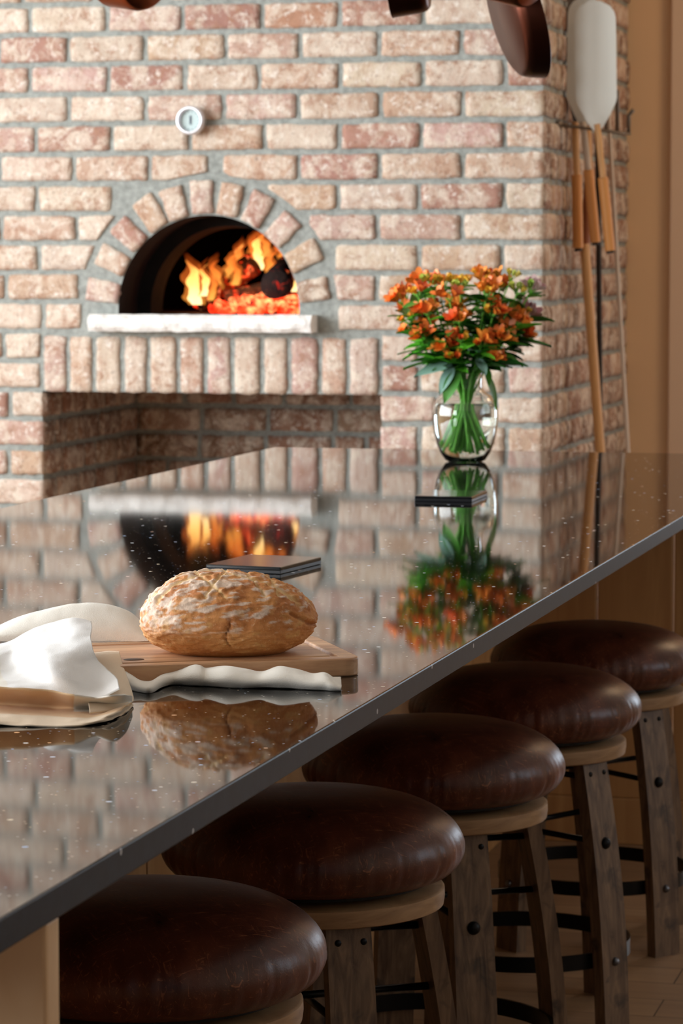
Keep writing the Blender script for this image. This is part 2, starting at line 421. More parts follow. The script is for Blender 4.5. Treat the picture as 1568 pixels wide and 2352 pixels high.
def front_row(k, jX, tones):
    z1, z0 = zk(k), zk(k + 1)
    segs = []
    lo = XL
    # continue the bond to the left of the frame
    js = sorted(jX)
    step = 0.228
    while js and js[0] - step > XL + 0.05: js.insert(0, js[0] - step + random.uniform(-0.006, 0.006)); tones = random.choice('CTPTCRC') + tones
    for a0, a1, b0, b1, t in lay(front, js, tones, z0, z1, XL, XR + 0.004, k):
        zm0, zm1 = b0, b1
        if k >= 10 and z0 < SZ1 - 0.02:           # beside the soldier course and the niche
            pass
        # clip against the arch ring
        def lim(z, side):
            r = ROUT + 0.012; h = z - AZ
            if h < 0: h = 0
            return math.sqrt(max(r * r - h * h, 0)) if h < r else 0
        cl, cr = AX - lim(zm0, 0), AX + lim(zm0, 0)
        if lim(zm0, 0) > 0 and a1 > cl - 0.0 and a0 < cr and b1 > AZ - 0.05:
            c = (a0 + a1) / 2
            parts = []
            fl = lambda z: AX - lim(z, 0) if lim(z, 0) > 0 else AX
            fr = lambda z: AX + lim(z, 0) if lim(z, 0) > 0 else AX
            if fl(zm0) - a0 > 0.035 and a0 < fl(zm0):
                parts.append(lambda p, q, a0=a0, a1=a1, b0=b0, b1=b1: ((lambda z: (a0 + (min(a1, fl(z)) - a0) * p, z))(b0 + (b1 - b0) * q)))
            if a1 - fr(zm0) > 0.035 and a1 > fr(zm0):
                parts.append(lambda p, q, a0=a0, a1=a1, b0=b0, b1=b1: ((lambda z: (max(a0, fr(z)) + (a1 - max(a0, fr(z))) * p, z))(b0 + (b1 - b0) * q)))
            if not parts and lim(zm0, 0) > 0 and b1 - (AZ + ROUT + 0.01) > 0.03:
                bb = AZ + ROUT + 0.012
                parts.append(lambda p, q, a0=a0, a1=a1, b1=b1, bb=bb: (a0 + (a1 - a0) * p, (lambda lo_: lo_ + (b1 - lo_) * q)(AZ + math.sqrt(max(0, (ROUT + 0.012) ** 2 - (a0 + (a1 - a0) * p - AX) ** 2)))))
            for f in parts: front.brick(f, t)
        else:
            front.rect(a0, a1, b0, b1, t)
for k in range(11):
    js, tn = rows[k]; zc = (zk(k) + zk(k + 1)) / 2
    front_row(k, [px2X(j, zc) for j in js], tn)
for k in range(-12, 0):
    off = 0.114 if k % 2 else 0
    front_row(k, [XR - 0.107 - off - 0.228 * i for i in range(17)], '')
def side_rows(k):
    """courses left and right of the soldiers and the niche"""
    z1, z0 = zk(k), zk(k + 1)
    jl = {11: [10, 97], 12: [97], 13: [25], 14: [99], 15: [22], 16: [99], 17: [25], 18: [99]}
    zc = (z0 + z1) / 2
    lim = (SX0 if k < 13 else NICHE_L); js = [px2X(jl.get(k, [25 if k % 2 else 99])[0] if k != 11 else 10, zc)]
    if js[0] > lim - 0.03: js = [js[0] - 0.228] if k % 2 == 0 else js
    while js[0] - 0.228 > XL: js.insert(0, js[0] - 0.228)
    js = [j for j in js if j < lim - 0.04] + [lim]
    prev = XL
    for j in js:
        front.rect(prev + G, j - (G if j != lim or k < 13 else -0.003), z0 + G, z1 - G, random.choice('CPCTPR') if k > 12 else random.choice('PCT')); prev = j
    lim = (SX1 if k < 13 else NICHE_R)
    jr = {11: [963, 1150], 12: [880, 963, 1163], 13: [1005, 1138], 14: [963, 1163], 15: [1060], 16: [963, 1163]}.get(k, [1060] if k % 2 else [963, 1163])
    tn = {11: 'CPT', 12: 'RCPP', 13: 'PCC', 14: 'PCTR', 15: 'PC'}.get(k, 'CTP')
    js = [lim] + [px2X(j, zc) for j in jr if px2X(j, zc) > lim + 0.03] + [XR + 0.004]
    for i in range(len(js) - 1):
        front.rect(js[i] + (G if (i or k < 13) else -0.003), js[i + 1] - (G if i < len(js) - 2 else 0), z0 + G, z1 - G, tn[i % len(tn)])
for k in range(11, 24): side_rows(k)
sj = [px2X(j, 1.07) for j in (97, 157, 217, 282, 342, 410, 472, 535, 602, 665, 735, 800, 873)]
for i in range(12):
    front.brick(lambda p, q, a=sj[i] + G, b=sj[i + 1] - G: (a + (b - a) * p, NICHE_T - 0.001 + (SZ1 - 0.006 - NICHE_T) * q), 'PTCCCTPCCPTC'[i], nu=5, nv=9)
# mortar face with the arch and the niche cut out
arch = [(AX - RIN, 1.2), (AX - RIN, AZ)] + [(AX + RIN * math.cos(PI - PI * i / 40), AZ + RIN * AF * math.sin(PI * i / 40)) for i in range(1, 40)] + [(AX + RIN, AZ), (AX + RIN, 1.2)]
outer = [(XL, 0), (NICHE_L, 0), (NICHE_L, NICHE_T), (NICHE_R, NICHE_T), (NICHE_R, 0), (XR, 0), (XR, 3.1), (XL, 3.1)]
front.mortar([outer, arch])
wb = link('wall_back', front.bm, [M['mortar'], M['brick']], kind='structure')

def auto_wall(wall, a0, a1, b0, b1, pitch, phase, bl, tones, nu=8):
    n = int((b1 - b0) / pitch) + 1
    for k in range(n):
        z0 = b0 + k * pitch
        if z0 + G > b1 - 0.02: break
        j = a0 - bl + (phase if k % 2 else 0) + random.uniform(-0.01, 0.01)
        while j < a1:
            L = bl * random.choice([1, 1, 0.5, 0.75, 1])
            s0, s1 = max(j + G, a0 - 0.003), min(j + L - G, a1 + 0.003)
            if s1 - s0 > 0.025: wall.rect(s0, s1, z0 + G, min(z0 + pitch - G, b1), random.choice(tones), nu=nu, nv=4)
            j += L
# right flank of the chimney
YB = 10.30
side = Wall((XR, 0, 0), (0, 1, 0), (0, 0, 1), (1, 0, 0))
auto_wall(side, YW + 0.008, YB, zk(24), 3.1, PITCHZ, 0.1, 0.205, 'BDDEEBDT')  # same bricks as the front; this side's shade is put into darker tones
side.mortar([[(YW, 0), (YB, 0), (YB, 3.1), (YW, 3.1)]])
link('wall_chimney_side', side.bm, [M['mortar'], M['brick']], kind='structure')
# niche under the oven: two flanks, back, ceiling
YN = 9.67
nl = Wall((NICHE_L, 0, 0), (0, 1, 0), (0, 0, 1), (1, 0, 0))
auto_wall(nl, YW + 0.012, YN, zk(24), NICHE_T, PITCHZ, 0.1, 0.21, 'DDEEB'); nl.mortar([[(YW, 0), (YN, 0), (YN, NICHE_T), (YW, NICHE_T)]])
link('wall_niche_left', nl.bm, [M['mortar'], M['brick']], kind='structure')
nr = Wall((NICHE_R, 0, 0), (0, 1, 0), (0, 0, 1), (-1, 0, 0))
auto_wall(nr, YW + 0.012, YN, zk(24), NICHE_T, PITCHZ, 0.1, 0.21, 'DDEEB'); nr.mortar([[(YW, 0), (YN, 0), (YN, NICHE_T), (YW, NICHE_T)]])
link('wall_niche_right', nr.bm, [M['mortar'], M['brick']], kind='structure')
nb = Wall((0, YN, 0), (1, 0, 0), (0, 0, 1), (0, -1, 0))
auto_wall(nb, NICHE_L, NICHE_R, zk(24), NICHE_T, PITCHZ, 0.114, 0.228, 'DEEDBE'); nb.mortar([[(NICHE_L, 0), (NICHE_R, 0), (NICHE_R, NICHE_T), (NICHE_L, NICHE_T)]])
link('wall_niche_back', nb.bm, [M['mortar'], M['brick']], kind='structure')
link('ceiling_niche', newbox(NICHE_L - 0.01, NICHE_R + 0.01, YW + 0.10, YN, NICHE_T, NICHE_T + 0.03), M['mortar'], kind='structure', smooth=False)

# ------------------------------------------------------------------ room shell
link('floor', newbox(-5.6, 3.2, -1.5, 10.5, -0.05, 0.0), M['floor'], kind='structure', smooth=False)
link('ceiling', newbox(-5.6, 3.2, -1.5, 10.5, 3.1, 3.15), M['white_paint'], kind='structure', smooth=False)
bm = bmesh.new(); box(bm, -1.64, 0.0, YB, YB + 0.1, 0, 3.1); box(bm, 1.5, 3.2, YB, YB + 0.1, 0, 3.1); box(bm, 0.0, 1.5, YB, YB + 0.1, 2.3, 3.1)
link('wall_rear_right', bm, M['beige'], kind='structure', smooth=False)
bm = bmesh.new(); box(bm, 0.0, 0.08, YB + 0.02, YB + 0.08, 0, 2.3); box(bm, 1.42, 1.5, YB + 0.02, YB + 0.08, 0, 2.3); box(bm, 0.08, 1.42, YB + 0.02, YB + 0.08, 0, 0.2); box(bm, 0.08, 1.42, YB + 0.02, YB + 0.08, 2.2, 2.3); box(bm, 0.72, 0.78, YB + 0.02, YB + 0.08, 0.2, 2.2)
link('door_1', bm, M['white_paint'], kind='structure', smooth=False)
tr = link('trim_1', newbox(-1.475, -1.30, YB - 0.03, YB, 0, 3.1), M['taupe'], kind='structure', smooth=False); bev(tr, 0.006)
def wall_win(name, X, dx, y0, y1, z0, z1):
    bm = bmesh.new()
    box(bm, X, X + dx, -1.5, y0, 0, 3.1); box(bm, X, X + dx, y1, 10.5, 0, 3.1)
    box(bm, X, X + dx, y0, y1, 0, z0); box(bm, X, X + dx, y0, y1, z1, 3.1)
    link(name, bm, M['room_paint'], kind='structure', smooth=False)
wall_win('wall_left', -5.6, 0.1, 2.7, 7.1, 0.95, 2.95)
wall_win('wall_right', 3.1, 0.1, 4.7, 6.5, 1.1, 2.55)
def win(name, X, y0, y1, z0, z1, n):
    bm = bmesh.new(); t = 0.05
    box(bm, X - .03, X + .03, y0, y1, z0, z0 + t); box(bm, X - .03, X + .03, y0, y1, z1 - t, z1)
    for i in range(n + 1):
        y = y0 + (y1 - y0 - t) * i / n; box(bm, X - .03, X + .03, y, y + t, z0, z1)
    link(name, bm, M['white_paint'], kind='structure', smooth=False)
win('window_1', -5.55, 2.7, 7.1, 0.95, 2.95, 3)
win('window_2', 3.15, 4.7, 6.5, 1.1, 2.55, 2)

# ------------------------------------------------------------------ oven
ov = thing('pizza_oven', 'wood-fired brick oven with a low arched mouth and dark sooty inside', 'oven', (AX, YW, 1.2))
inv = Matrix.Translation((-AX, -YW, -1.2))
ring = Wall((0, YW, 0), (1, 0, 0), (0, 0, 1), (0, -1, 0))
angs = [(171, 'P'), (154, 'T'), (138, 'R'), (122, 'T'), (108, 'T'), (93, 'P'), (78, 'T'), (62.5, 'R'), (45.5, 'P'), (28, 'T'), (10, 'B')]
for a, t in angs:
    ar = math.radians(a); er = Vector((math.cos(ar), math.sin(ar))); et = Vector((-er.y, er.x)); o = Vector((AX, AZ))
    r0, r1 = RIN + 0.001, ROUT - random.uniform(0.002, 0.012)
    def q(p, s_, er=er, et=et, o=o, r0=r0, r1=r1):
        r = r0 + (r1 - r0) * s_; wd = 0.031 + 0.004 * s_; P = o + er * r + et * (p - 0.5) * 2 * wd; return (P.x, P.y)
    ring.brick(q, t, prot=0.013, nu=5, nv=8)
ao = link('brick_arch', ring.bm, [M['mortar'], M['brick']], ov); ao.matrix_parent_inverse = inv; ao['label'] = 'ring of brick voussoirs'
# tunnel behind the arch, stepped brick by brick, then the domed fire chamber
bm = bmesh.new()
def arc_ring(r, Y, n=44, z0=1.205):
    pts = [(AX - r, z0)] + [(AX + r * math.cos(PI - PI * i / n), AZ + r * AF * math.sin(PI * i / n)) for i in range(n + 1)] + [(AX + r, z0)]
    return [bm.verts.new((a, Y, b)) for a, b in pts]
spec = [(RIN, YW), (RIN - 0.002, YW + 0.11), (RIN + 0.012, YW + 0.115), (RIN + 0.01, YW + 0.22), (RIN - 0.03, YW + 0.225), (RIN - 0.035, YW + 0.33), (0.42, YW + 0.36), (0.52, YW + 0.55), (0.56, YW + 0.85), (0.52, YW + 1.1), (0.38, YW + 1.3), (0.18, YW + 1.38)]
rs = []
for r, Y in spec:
    rs.append(arc_ring(r, Y) if r < 0.4 else [bm.verts.new((AX + (v_.co.x - AX) * r / 0.245, Y, 1.205 + (v_.co.z - 1.205) * min(1.55, 1 + 0 * r) * (1.0 if r < 0.4 else 1.25))) for v_ in rs[5]])
for i in range(len(rs) - 1):
    for k in range(len(rs[0]) - 1): bm.faces.new((rs[i][k], rs[i][k + 1], rs[i + 1][k + 1], rs[i + 1][k]))
bm.faces.new(rs[-1])
fb = link('fire_chamber', bm, M['soot'], ov); fb.matrix_parent_inverse = inv; soft(fb, 30)
hf = link('hearth_floor', newbox(AX - 0.62, AX + 0.62, YW + 0.36, YW + 1.4, 1.185, 1.213), plain('hearth_clay', srgb(120, 84, 60), 0.9), ov, smooth=False); hf.matrix_parent_inverse = inv
hf = link('hearth_floor', newbox(AX - RIN, AX + RIN, YW - 0.02, YW + 0.36, 1.185, 1.213), M['soot'], ov, smooth=False); hf.matrix_parent_inverse = inv
# rock-faced sill
bm = bmesh.new(); x0, x1 = px2X(222, 1.19) - 0.0, px2X(722, 1.19) + 0.01; nx, nz = 60, 7
g = []
prof = [(YW + 0.02, 1.216), (YW - 0.068, 1.217), (YW - 0.083, 1.206), (YW - 0.088, 1.192), (YW - 0.084, 1.178), (YW - 0.074, 1.166), (YW + 0.02, 1.166)]
for i in range(nx + 1):
    X = x0 + (x1 - x0) * i / nx
    row = []
    for q_, (Y, z) in enumerate(prof):
        a = 0.007 if 1 < q_ < 6 else 0.0
        d = noise.noise(Vector((X * 26, z * 40, 3))) * a * 1.4; e = noise.noise(Vector((X * 30, z * 20, 9))) * (0.003 if 1 <= q_ <= 5 else 0)
        row.append(bm.verts.new((X, Y + d, z + e)))
    g.append(row)
for i in range(nx):
    for q_ in range(len(prof)): bm.faces.new((g[i][q_], g[i + 1][q_], g[i + 1][(q_ + 1) % 7], g[i][(q_ + 1) % 7]))
bm.faces.new(g[0]); bm.faces.new(g[-1])
so = link('stone_sill', bm, M['limestone'], ov, smooth=False); so.matrix_parent_inverse = inv; so['label'] = 'white rock-faced limestone sill'

# logs, embers, flames
def burn_mat(name, c0, c1, glow, thr, st):
    x = NB(name); v = x.coord(); n = x.noise(v, 26, 4, 0.7, 0.5)
    x.col(x.ramp(n, [(0.3, c0), (0.7, c1)])); x.set(Roughness=0.95)
    x.l(x.ramp(x.noise(v, 13, 4, 0.65, 0.4), [(0.36, glow[0]), (0.5, glow[1]), (0.64, glow[2])]), x.b.inputs['Emission Color'])
    m = x.ramp(x.noise(v, 34, 3, 0.6, 0.3), [(thr, BW), (thr + 0.12, WW)])
    mm = x.n('ShaderNodeMath'); mm.operation = 'MULTIPLY'; mm.inputs[1].default_value = st; x.l(m, mm.inputs[0]); x.l(mm.outputs[0], x.b.inputs['Emission Strength'])
    x.bump(n, 1.0, 0.012); return x.m
GL = [(0.9, 0.01, 0.0, 1), (1.0, 0.05, 0.01, 1), (1.0, 0.42, 0.14, 1)]
M['log'] = burn_mat('charred_log', srgb(50, 28, 16), srgb(160, 92, 48), GL, 0.56, 1.6)
M['log_dark'] = burn_mat('blackened_log', srgb(22, 14, 12), srgb(58, 34, 26), GL, 0.60, 1.2)
M['coal'] = burn_mat('glowing_coal', srgb(40, 14, 8), srgb(120, 40, 20), GL, 0.33, 2.3)
def fpt(x, y, Y): return ony(x, y, Y)
def log(p0, p1, r, mat, label):
    bm = bmesh.new(); n = 14; seg = 16
    a, b = Vector(p0), Vector(p1); ax = (b - a).normalized(); u_ = ax.cross(Vector((0, 0, 1))).normalized(); w_ = ax.cross(u_)
    k = random.uniform(0, 50); rr = []
    for i in range(n + 1):
        c = a + (b - a) * i / n; row = []
        for q_ in range(seg):
            t = 2 * PI * q_ / seg; R = r * (1 + 0.16 * noise.noise(Vector((math.cos(t) * 1.5, math.sin(t) * 1.5, i * 0.3 + k))) + 0.08 * noise.noise(Vector((t * 4, i, k))))
            row.append(bm.verts.new(c + (u_ * math.cos(t) + w_ * math.sin(t)) * R))
        rr.append(row)
    for i in range(n):
        for q_ in range(seg): bm.faces.new((rr[i][q_], rr[i][(q_ + 1) % seg], rr[i + 1][(q_ + 1) % seg], rr[i + 1][q_]))
    bm.faces.new(rr[0]); bm.faces.new(rr[-1])
    tag(link('firewood_log', bm, mat), label, 'log', 'burning logs in the oven')
ZH = 1.213
log(fpt(455, 700, 9.25) + Vector((0, 0, .01)), fpt(600, 590, 9.5), 0.036, M['log'], 'burning split log leaning up to the right beside the tall flame')
log(fpt(470, 690, 9.35), fpt(585, 610, 9.3), 0.030, M['log'], 'brown split log crossing behind the leaning log')
log(fpt(520, 690, 9.12), fpt(690, 650, 9.22), 0.030, M['log'], 'glowing log lying low along the front of the fire')
log(fpt(632, 655, 9.02), fpt(660, 620, 9.42), 0.047, M['log_dark'], 'blackened round log end at the right of the fire')
log(fpt(560, 610, 9.5), fpt(690, 560, 9.45), 0.034, M['log_dark'], 'dark log resting across the top of the fire')
bm = bmesh.new()
for i in range(300):
    t = random.random(); X = fpt(490 + 200 * t, 700, 9.05).x + random.uniform(-.01, .01); Y = random.uniform(8.98, 9.3)
    h = 0.055 * math.sin(PI * min(1, t * 1.1 + 0.05)) + 0.015
    z = ZH + random.uniform(0.005, 1) * h * (0.4 + 0.6 * (Y - 8.95) / 0.35) + 0.006
    r = bmesh.ops.create_icosphere(bm, subdivisions=2, radius=random.uniform(0.006, 0.019)); k = random.uniform(0, 99)
    for v_ in r['verts']:
        v_.co *= 1 + 0.45 * noise.noise(v_.co * 50 + Vector((k, 0, 0))); v_.co += Vector((X, Y, z))
tag(link('ember_bed', bm, M['coal']), 'bed of glowing orange embers spread under the burning logs', 'embers', kind='stuff')
def flame_mat(name, lo, mid, hi, st, am=1.0):
    x = NB(name); x.t.nodes.remove(x.b)
    em = x.n('ShaderNodeEmission'); trn = x.n('ShaderNodeBsdfTransparent'); mx = x.n('ShaderNodeMixShader')
    g = x.coord(kind='Generated'); sp = x.n('ShaderNodeSeparateXYZ'); x.l(g, sp.inputs[0])
    n = x.noise(x.coord((22, 22, 9)), 1, 4, 0.6, 0.8)
    ad = x.n('ShaderNodeMath'); ad.operation = 'MULTIPLY_ADD'; ad.inputs[1].default_value = 0.55; x.l(n, ad.inputs[0])
    sb = x.n('ShaderNodeMath'); sb.operation = 'SUBTRACT'; sb.inputs[1].default_value = 0.28; x.l(sp.outputs[2], sb.inputs[0]); x.l(sb.outputs[0], ad.inputs[2])
    x.l(x.ramp(ad.outputs[0], [(0.0, lo), (0.4, mid), (1.0, hi)]), em.inputs[0]); em.inputs[1].default_value = st
    al = x.ramp(ad.outputs[0], [(0.0, (0.92 * am,) * 3), (0.55, (0.62 * am,) * 3), (0.95, (0.0,) * 3)])
    x.l(al, mx.inputs[0]); x.l(trn.outputs[0], mx.inputs[1]); x.l(em.outputs[0], mx.inputs[2]); x.l(mx.outputs[0], x.out.inputs[0])
    return x.m
M['flame_env'] = flame_mat('flame_envelope', (1, 0.35, 0.05, 1), (1, 0.22, 0.03, 1), (0.9, 0.10, 0.01, 1), 1.0, 0.42)
M['flame_hot'] = flame_mat('yellow_flame', (1, 0.78, 0.38, 1), (1, 0.58, 0.15, 1), (1, 0.26, 0.03, 1), 3.0)
M['flame'] = flame_mat('orange_flame', (1, 0.45, 0.08, 1), (1, 0.28, 0.04, 1), (0.9, 0.10, 0.01, 1), 1.5)
def flame(x, y0, y1, wpx, Y, mat, lean, label):
    b = fpt(x, y0, Y); t = fpt(x + lean, y1, Y); wd = wpx * depth(b) / FPX / 2
    ob = None; k = random.uniform(0, 90)
    for sc_, mm_ in ((1.35, M['flame_env']), (0.80, mat)):
        bm = bmesh.new(); n = 22; seg = 14; rr = []
        for i in range(n + 1):
            s_ = i / n; c = b + (t - b) * s_ * (1.12 if sc_ > 1 else 0.94) + Vector((0.012 * math.sin(s_ * 7 + k) + 0.006 * math.sin(s_ * 15 + k), 0.008 * math.sin(s_ * 5 + k), 0)) * s_
            R = wd * sc_ * (math.sin(PI * min(1, 0.22 + 0.78 * s_)) ** 0.8) * (1 - 0.45 * s_) + 0.0006
            R *= 1 + 0.45 * noise.noise(Vector((s_ * 7, k, 0)))
            rr.append([bm.verts.new(c + Vector((math.cos(2 * PI * q_ / seg) * R, math.sin(2 * PI * q_ / seg) * R * 0.55, 0)) * (1 + 0.35 * noise.noise(Vector((math.cos(2 * PI * q_ / seg) * 2, s_ * 8, k))))) for q_ in range(seg)])
        for i in range(n):
            for q_ in range(seg): bm.faces.new((rr[i][q_], rr[i][(q_ + 1) % seg], rr[i + 1][(q_ + 1) % seg], rr[i + 1][q_]))
        if ob is None: ob = tag(link('flame', bm, mm_), label, 'flame', 'flames of the oven fire')
        else: link('flame_core', bm, mm_, ob)
fh, fo = M['flame_hot'], M['flame']
for a in [(452, 700, 578, 42, 9.16, fh, -22, 'tall pale yellow flame at the left end of the fire'),
          (468, 680, 600, 22, 9.10, fh, 6, 'short white-yellow flame just right of the tallest left flame'),
          (500, 665, 583, 26, 9.3, fo, -8, 'small orange flame left of centre behind the split log'),
          (528, 640, 566, 30, 9.3, fo, 12, 'orange flame in the middle of the fire'),
          (556, 632, 548, 24, 9.5, fh, -6, 'narrow yellow flame right of centre'),
          (592, 620, 520, 36, 9.35, fh, 4, 'tall yellow flame at the right reaching under the arch'),
          (575, 610, 530, 34, 9.45, fo, 14, 'orange flame behind the tall right flame'),
          (612, 590, 528, 26, 9.3, fo, -6, 'small orange flame right of the tall right flame, near the arch'),
          (540, 655, 590, 22, 9.1, fo, 8, 'short orange flame in front of the leaning log'),
          (676, 670, 615, 26, 9.15, fh, -8, 'low yellow flame at the far right of the embers'),
          (545, 620, 545, 22, 9.45, fo, 16, 'thin orange flame leaning right over the middle logs'),
          (484, 690, 620, 18, 9.2, fo, 10, 'thin orange flame beside the foot of the tall left flame'),
          (620, 640, 560, 22, 9.2, fo, 6, 'narrow orange flame just left of the blackened log end'),
          (650, 600, 560, 24, 9.4, fo, -10, 'small reddish flame above the right-hand log')]:
    flame(*a)

# thermometer gauge
gx, gz = -2.6767, 1.7911
th = thing('oven_thermometer', 'round steel thermometer dial set in the brickwork above the oven arch', 'thermometer', (gx, YW, gz))
RX = Matrix.Rotation(PI / 2, 4, 'X')
bm = bmesh.new(); lathe(bm, [(0.0, 0.045), (0.032, 0.045), (0.0325, 0.060), (0.038, 0.062), (0.0425, 0.056), (0.043, 0.032), (0.036, 0.028), (0.0, 0.028)], 48); bmesh.ops.transform(bm, matrix=RX, verts=bm.verts)
link('bezel', bm, M['steel'], th)
bm = bmesh.new(); lathe(bm, [(0, 0.0465), (0.032, 0.0465)], 40); bmesh.ops.transform(bm, matrix=RX, verts=bm.verts)
link('dial', bm, M['dial'], th)
bm = bmesh.new(); box(bm, -0.0022, 0.0022, -0.0490, -0.0475, -0.012, 0.014); lathe2 = None
link('needle', bm, M['ink'], th, smooth=False)
bm = bmesh.new()
for i in range(11):
    a = math.radians(-40 + 260 * i / 10); box(bm, -0.0007, 0.0007, -0.0482, -0.0475, 0.025, 0.029, mat=Matrix.Rotation(a, 4, 'Y') @ Matrix.Identity(4))
link('scale_marks', bm, M['ink'], th, smooth=False)
bm = bmesh.new(); tube(bm, [(0, 0.02, 0), (0, -0.03, 0)], 0.012, 16); link('stem', bm, M['steel'], th)

# ------------------------------------------------------------------ kitchen island
IX0, IX1, IY0, IY1 = -2.012, -0.757, 1.93, 7.232
isl = thing('kitchen_island', 'long wooden kitchen island base under the speckled black countertop', 'kitchen island', (-1.4, 4.3, 0))
ii = Matrix.Translation((1.4, -4.3, 0))
def ipart(name, *a, m='cabinet', lab=None):
    o = link(name, newbox(*a), M[m], isl, smooth=False); o.matrix_parent_inverse = ii; bev(o, 0.003)
    if lab: o['label'] = lab
    return o
ipart('cabinet_body', -1.97, -1.40, 2.13, 7.12, 0.0, 0.895)
for i in range(7):
    ipart('side_panel', -1.40, -1.385, 2.14 + i * 0.711, 2.14 + i * 0.711 + 0.705, 0.10, 0.893)
ipart('end_panel', -1.97, -0.760, 2.10, 2.13, 0.0, 0.895, m='pale_wood', lab='pale wooden near end panel')
pw = [-1.97, -1.55, -1.372, -1.181, -1.0, -0.765]
for i in range(5): ipart('end_board', pw[i] + 0.002, pw[i + 1] - 0.002, 7.085, 7.11, 0.11, 0.895)
ipart('toe_board', -1.97, -0.765, 7.075, 7.12, 0.0, 0.11)
ct = link('countertop', newbox(IX0, IX1, IY0, IY1, TOP - 0.0255, TOP), [M['quartz'], M['quartz_edge']], smooth=False)
for p in ct.data.polygons: p.material_index = 0 if abs(p.normal.z) > 0.5 else 1
bev(ct, 0.0018, 2)
tag(ct, 'long polished black quartz countertop with glittering flecks, seen as a mirror of the bricks', 'countertop')

# ------------------------------------------------------------------ stools
def make_stool():
    t = thing('bar_stool', 'x', 'stool', (0, 0, 0), 0, 'round leather bar stools along the counter')
    bm = bmesh.new(); seg = 240
    prof = [(0.0, 0.645), (0.03, 0.6447), (0.06, 0.6438), (0.09, 0.6415), (0.12, 0.6372), (0.145, 0.6310), (0.165, 0.6235), (0.183, 0.6135), (0.197, 0.6020), (0.206, 0.5910), (0.2115, 0.5790), (0.2128, 0.5690), (0.2115, 0.5590), (0.207, 0.5490), (0.200, 0.5405), (0.191, 0.5340), (0.180, 0.5300), (0.160, 0.5285), (0.0, 0.5285)]
    # densify the profile
    dp = []
    for i in range(len(prof) * 2 - 1):
        s_ = i / (len(prof) * 2 - 2); dp.append((max(0, cat1([p[0] for p in prof], s_)), cat1([p[1] for p in prof], s_)))
    dp[0] = (0, 0.645); dp[-1] = (0, 0.5285)
    lathe(bm, dp, seg)
    for v_ in bm.verts:
        r = math.hypot(v_.co.x, v_.co.y)
        if r > 0.12:
            a = math.atan2(v_.co.y, v_.co.x)
            m = max(0, min(1, (r - 0.17) / 0.04)) * max(0, min(1, (0.605 - v_.co.z) / 0.03))
            p = noise.noise(Vector((math.cos(a) * 26, math.sin(a) * 26, v_.co.z * 6))) ; p2 = noise.noise(Vector((math.cos(a) * 60, math.sin(a) * 60, v_.co.z * 8)))
            amt = 0.5 + 0.9 * max(0, noise.noise(Vector((math.cos(a) * 3, math.sin(a) * 3, 5))) + 0.25)
            d = -m * amt * (0.0062 * max(0, p) + 0.0036 * abs(p2))
            v_.co.x *= 1 + d / r; v_.co.y *= 1 + d / r
    link('seat', bm, M['leather'], t)
    bm = bmesh.new(); lathe(bm, [(0, 0.529), (0.165, 0.529), (0.165, 0.522), (0.12, 0.520), (0.12, 0.513), (0, 0.513)], 64); soft(link('swivel_plate', bm, M['black_metal'], t))
    bm = bmesh.new(); lathe(bm, [(0.10, 0.514), (0.180, 0.5145), (0.184, 0.512), (0.1845, 0.500), (0.183, 0.4895), (0.179, 0.4875), (0.10, 0.4875)], 96, closed=True); soft(link('wood_ring', bm, M['ring_wood'], t))
    def rz_(z): s_ = 1 - z / 0.4875; return 0.158 + 0.058 * s_ + 0.012 * math.sin(PI * s_)
    for k in range(4):
        bm = bmesh.new(); n = 16; g = []
        for i in range(n + 1):
            z = 0.4875 * i / n; r = rz_(z); dr = (rz_(z + .01) - rz_(z - .01)) / .02
            nrm = Vector((1, 0, -dr)).normalized() * 0.012; hw = 0.0335 - 0.003 * abs(z / 0.4875 - 0.4)
            jit = 0.0012 * noise.noise(Vector((z * 9, k, 3)))
            g.append([bm.verts.new((r + nrm.x * a, hw * b + jit, max(0, z + nrm.z * a) if i else 0)) for a, b in ((-1, -1), (1, -1), (1, 1), (-1, 1))])
        for i in range(n):
            for q_ in range(4): bm.faces.new((g[i][q_], g[i][(q_ + 1) % 4], g[i + 1][(q_ + 1) % 4], g[i + 1][q_]))
        bm.faces.new(g[0]); bm.faces.new(g[-1])
        bmesh.ops.bevel(bm, geom=[e for e in bm.edges if len(e.link_faces) == 2 and e.calc_face_angle(0) > 1.0], offset=0.003, segments=2, profile=0.5, affect='EDGES')
        lg = link('leg', bm, M['stave'], t); soft(lg, 40); lg.rotation_euler = (0, 0, k * PI / 2)
        for z, rr_, mt, nm in ((0.345, 0.011, 'dark_bolt', 'bolt'), (0.135, 0.008, 'bolt', 'bolt')):
            bm = bmesh.new(); lathe(bm, [(0, 0.008), (rr_ * 0.6, 0.0065), (rr_ * 0.95, 0.002), (rr_, -0.003), (0, -0.003)], 18)
            bmesh.ops.transform(bm, matrix=Matrix.Translation((rz_(z) + 0.0125, 0, z)) @ Matrix.Rotation(PI / 2, 4, 'Y'), verts=bm.verts)
            b_ = link(nm, bm, M[mt], lg)
        if k == 0:
            for yy in (-0.016, 0.02):
                bm = bmesh.new(); lathe(bm, [(0, 0.001), (0.0045, 0.001), (0.005, -0.002), (0, -0.002)], 12)
                bmesh.ops.transform(bm, matrix=Matrix.Translation((rz_(0.47) + 0.0125, yy, 0.468)) @ Matrix.Rotation(PI / 2, 4, 'Y'), verts=bm.verts)
                link('nail_hole', bm, M['dark_bolt'], lg)
    R = rz_(0.135) - 0.0145
    bm = bmesh.new(); lathe(bm, [(R, 0.122), (R, 0.150), (R - 0.005, 0.150), (R - 0.005, 0.122)], 80, closed=True); soft(link('footrest_hoop', bm, M['black_metal'], t))
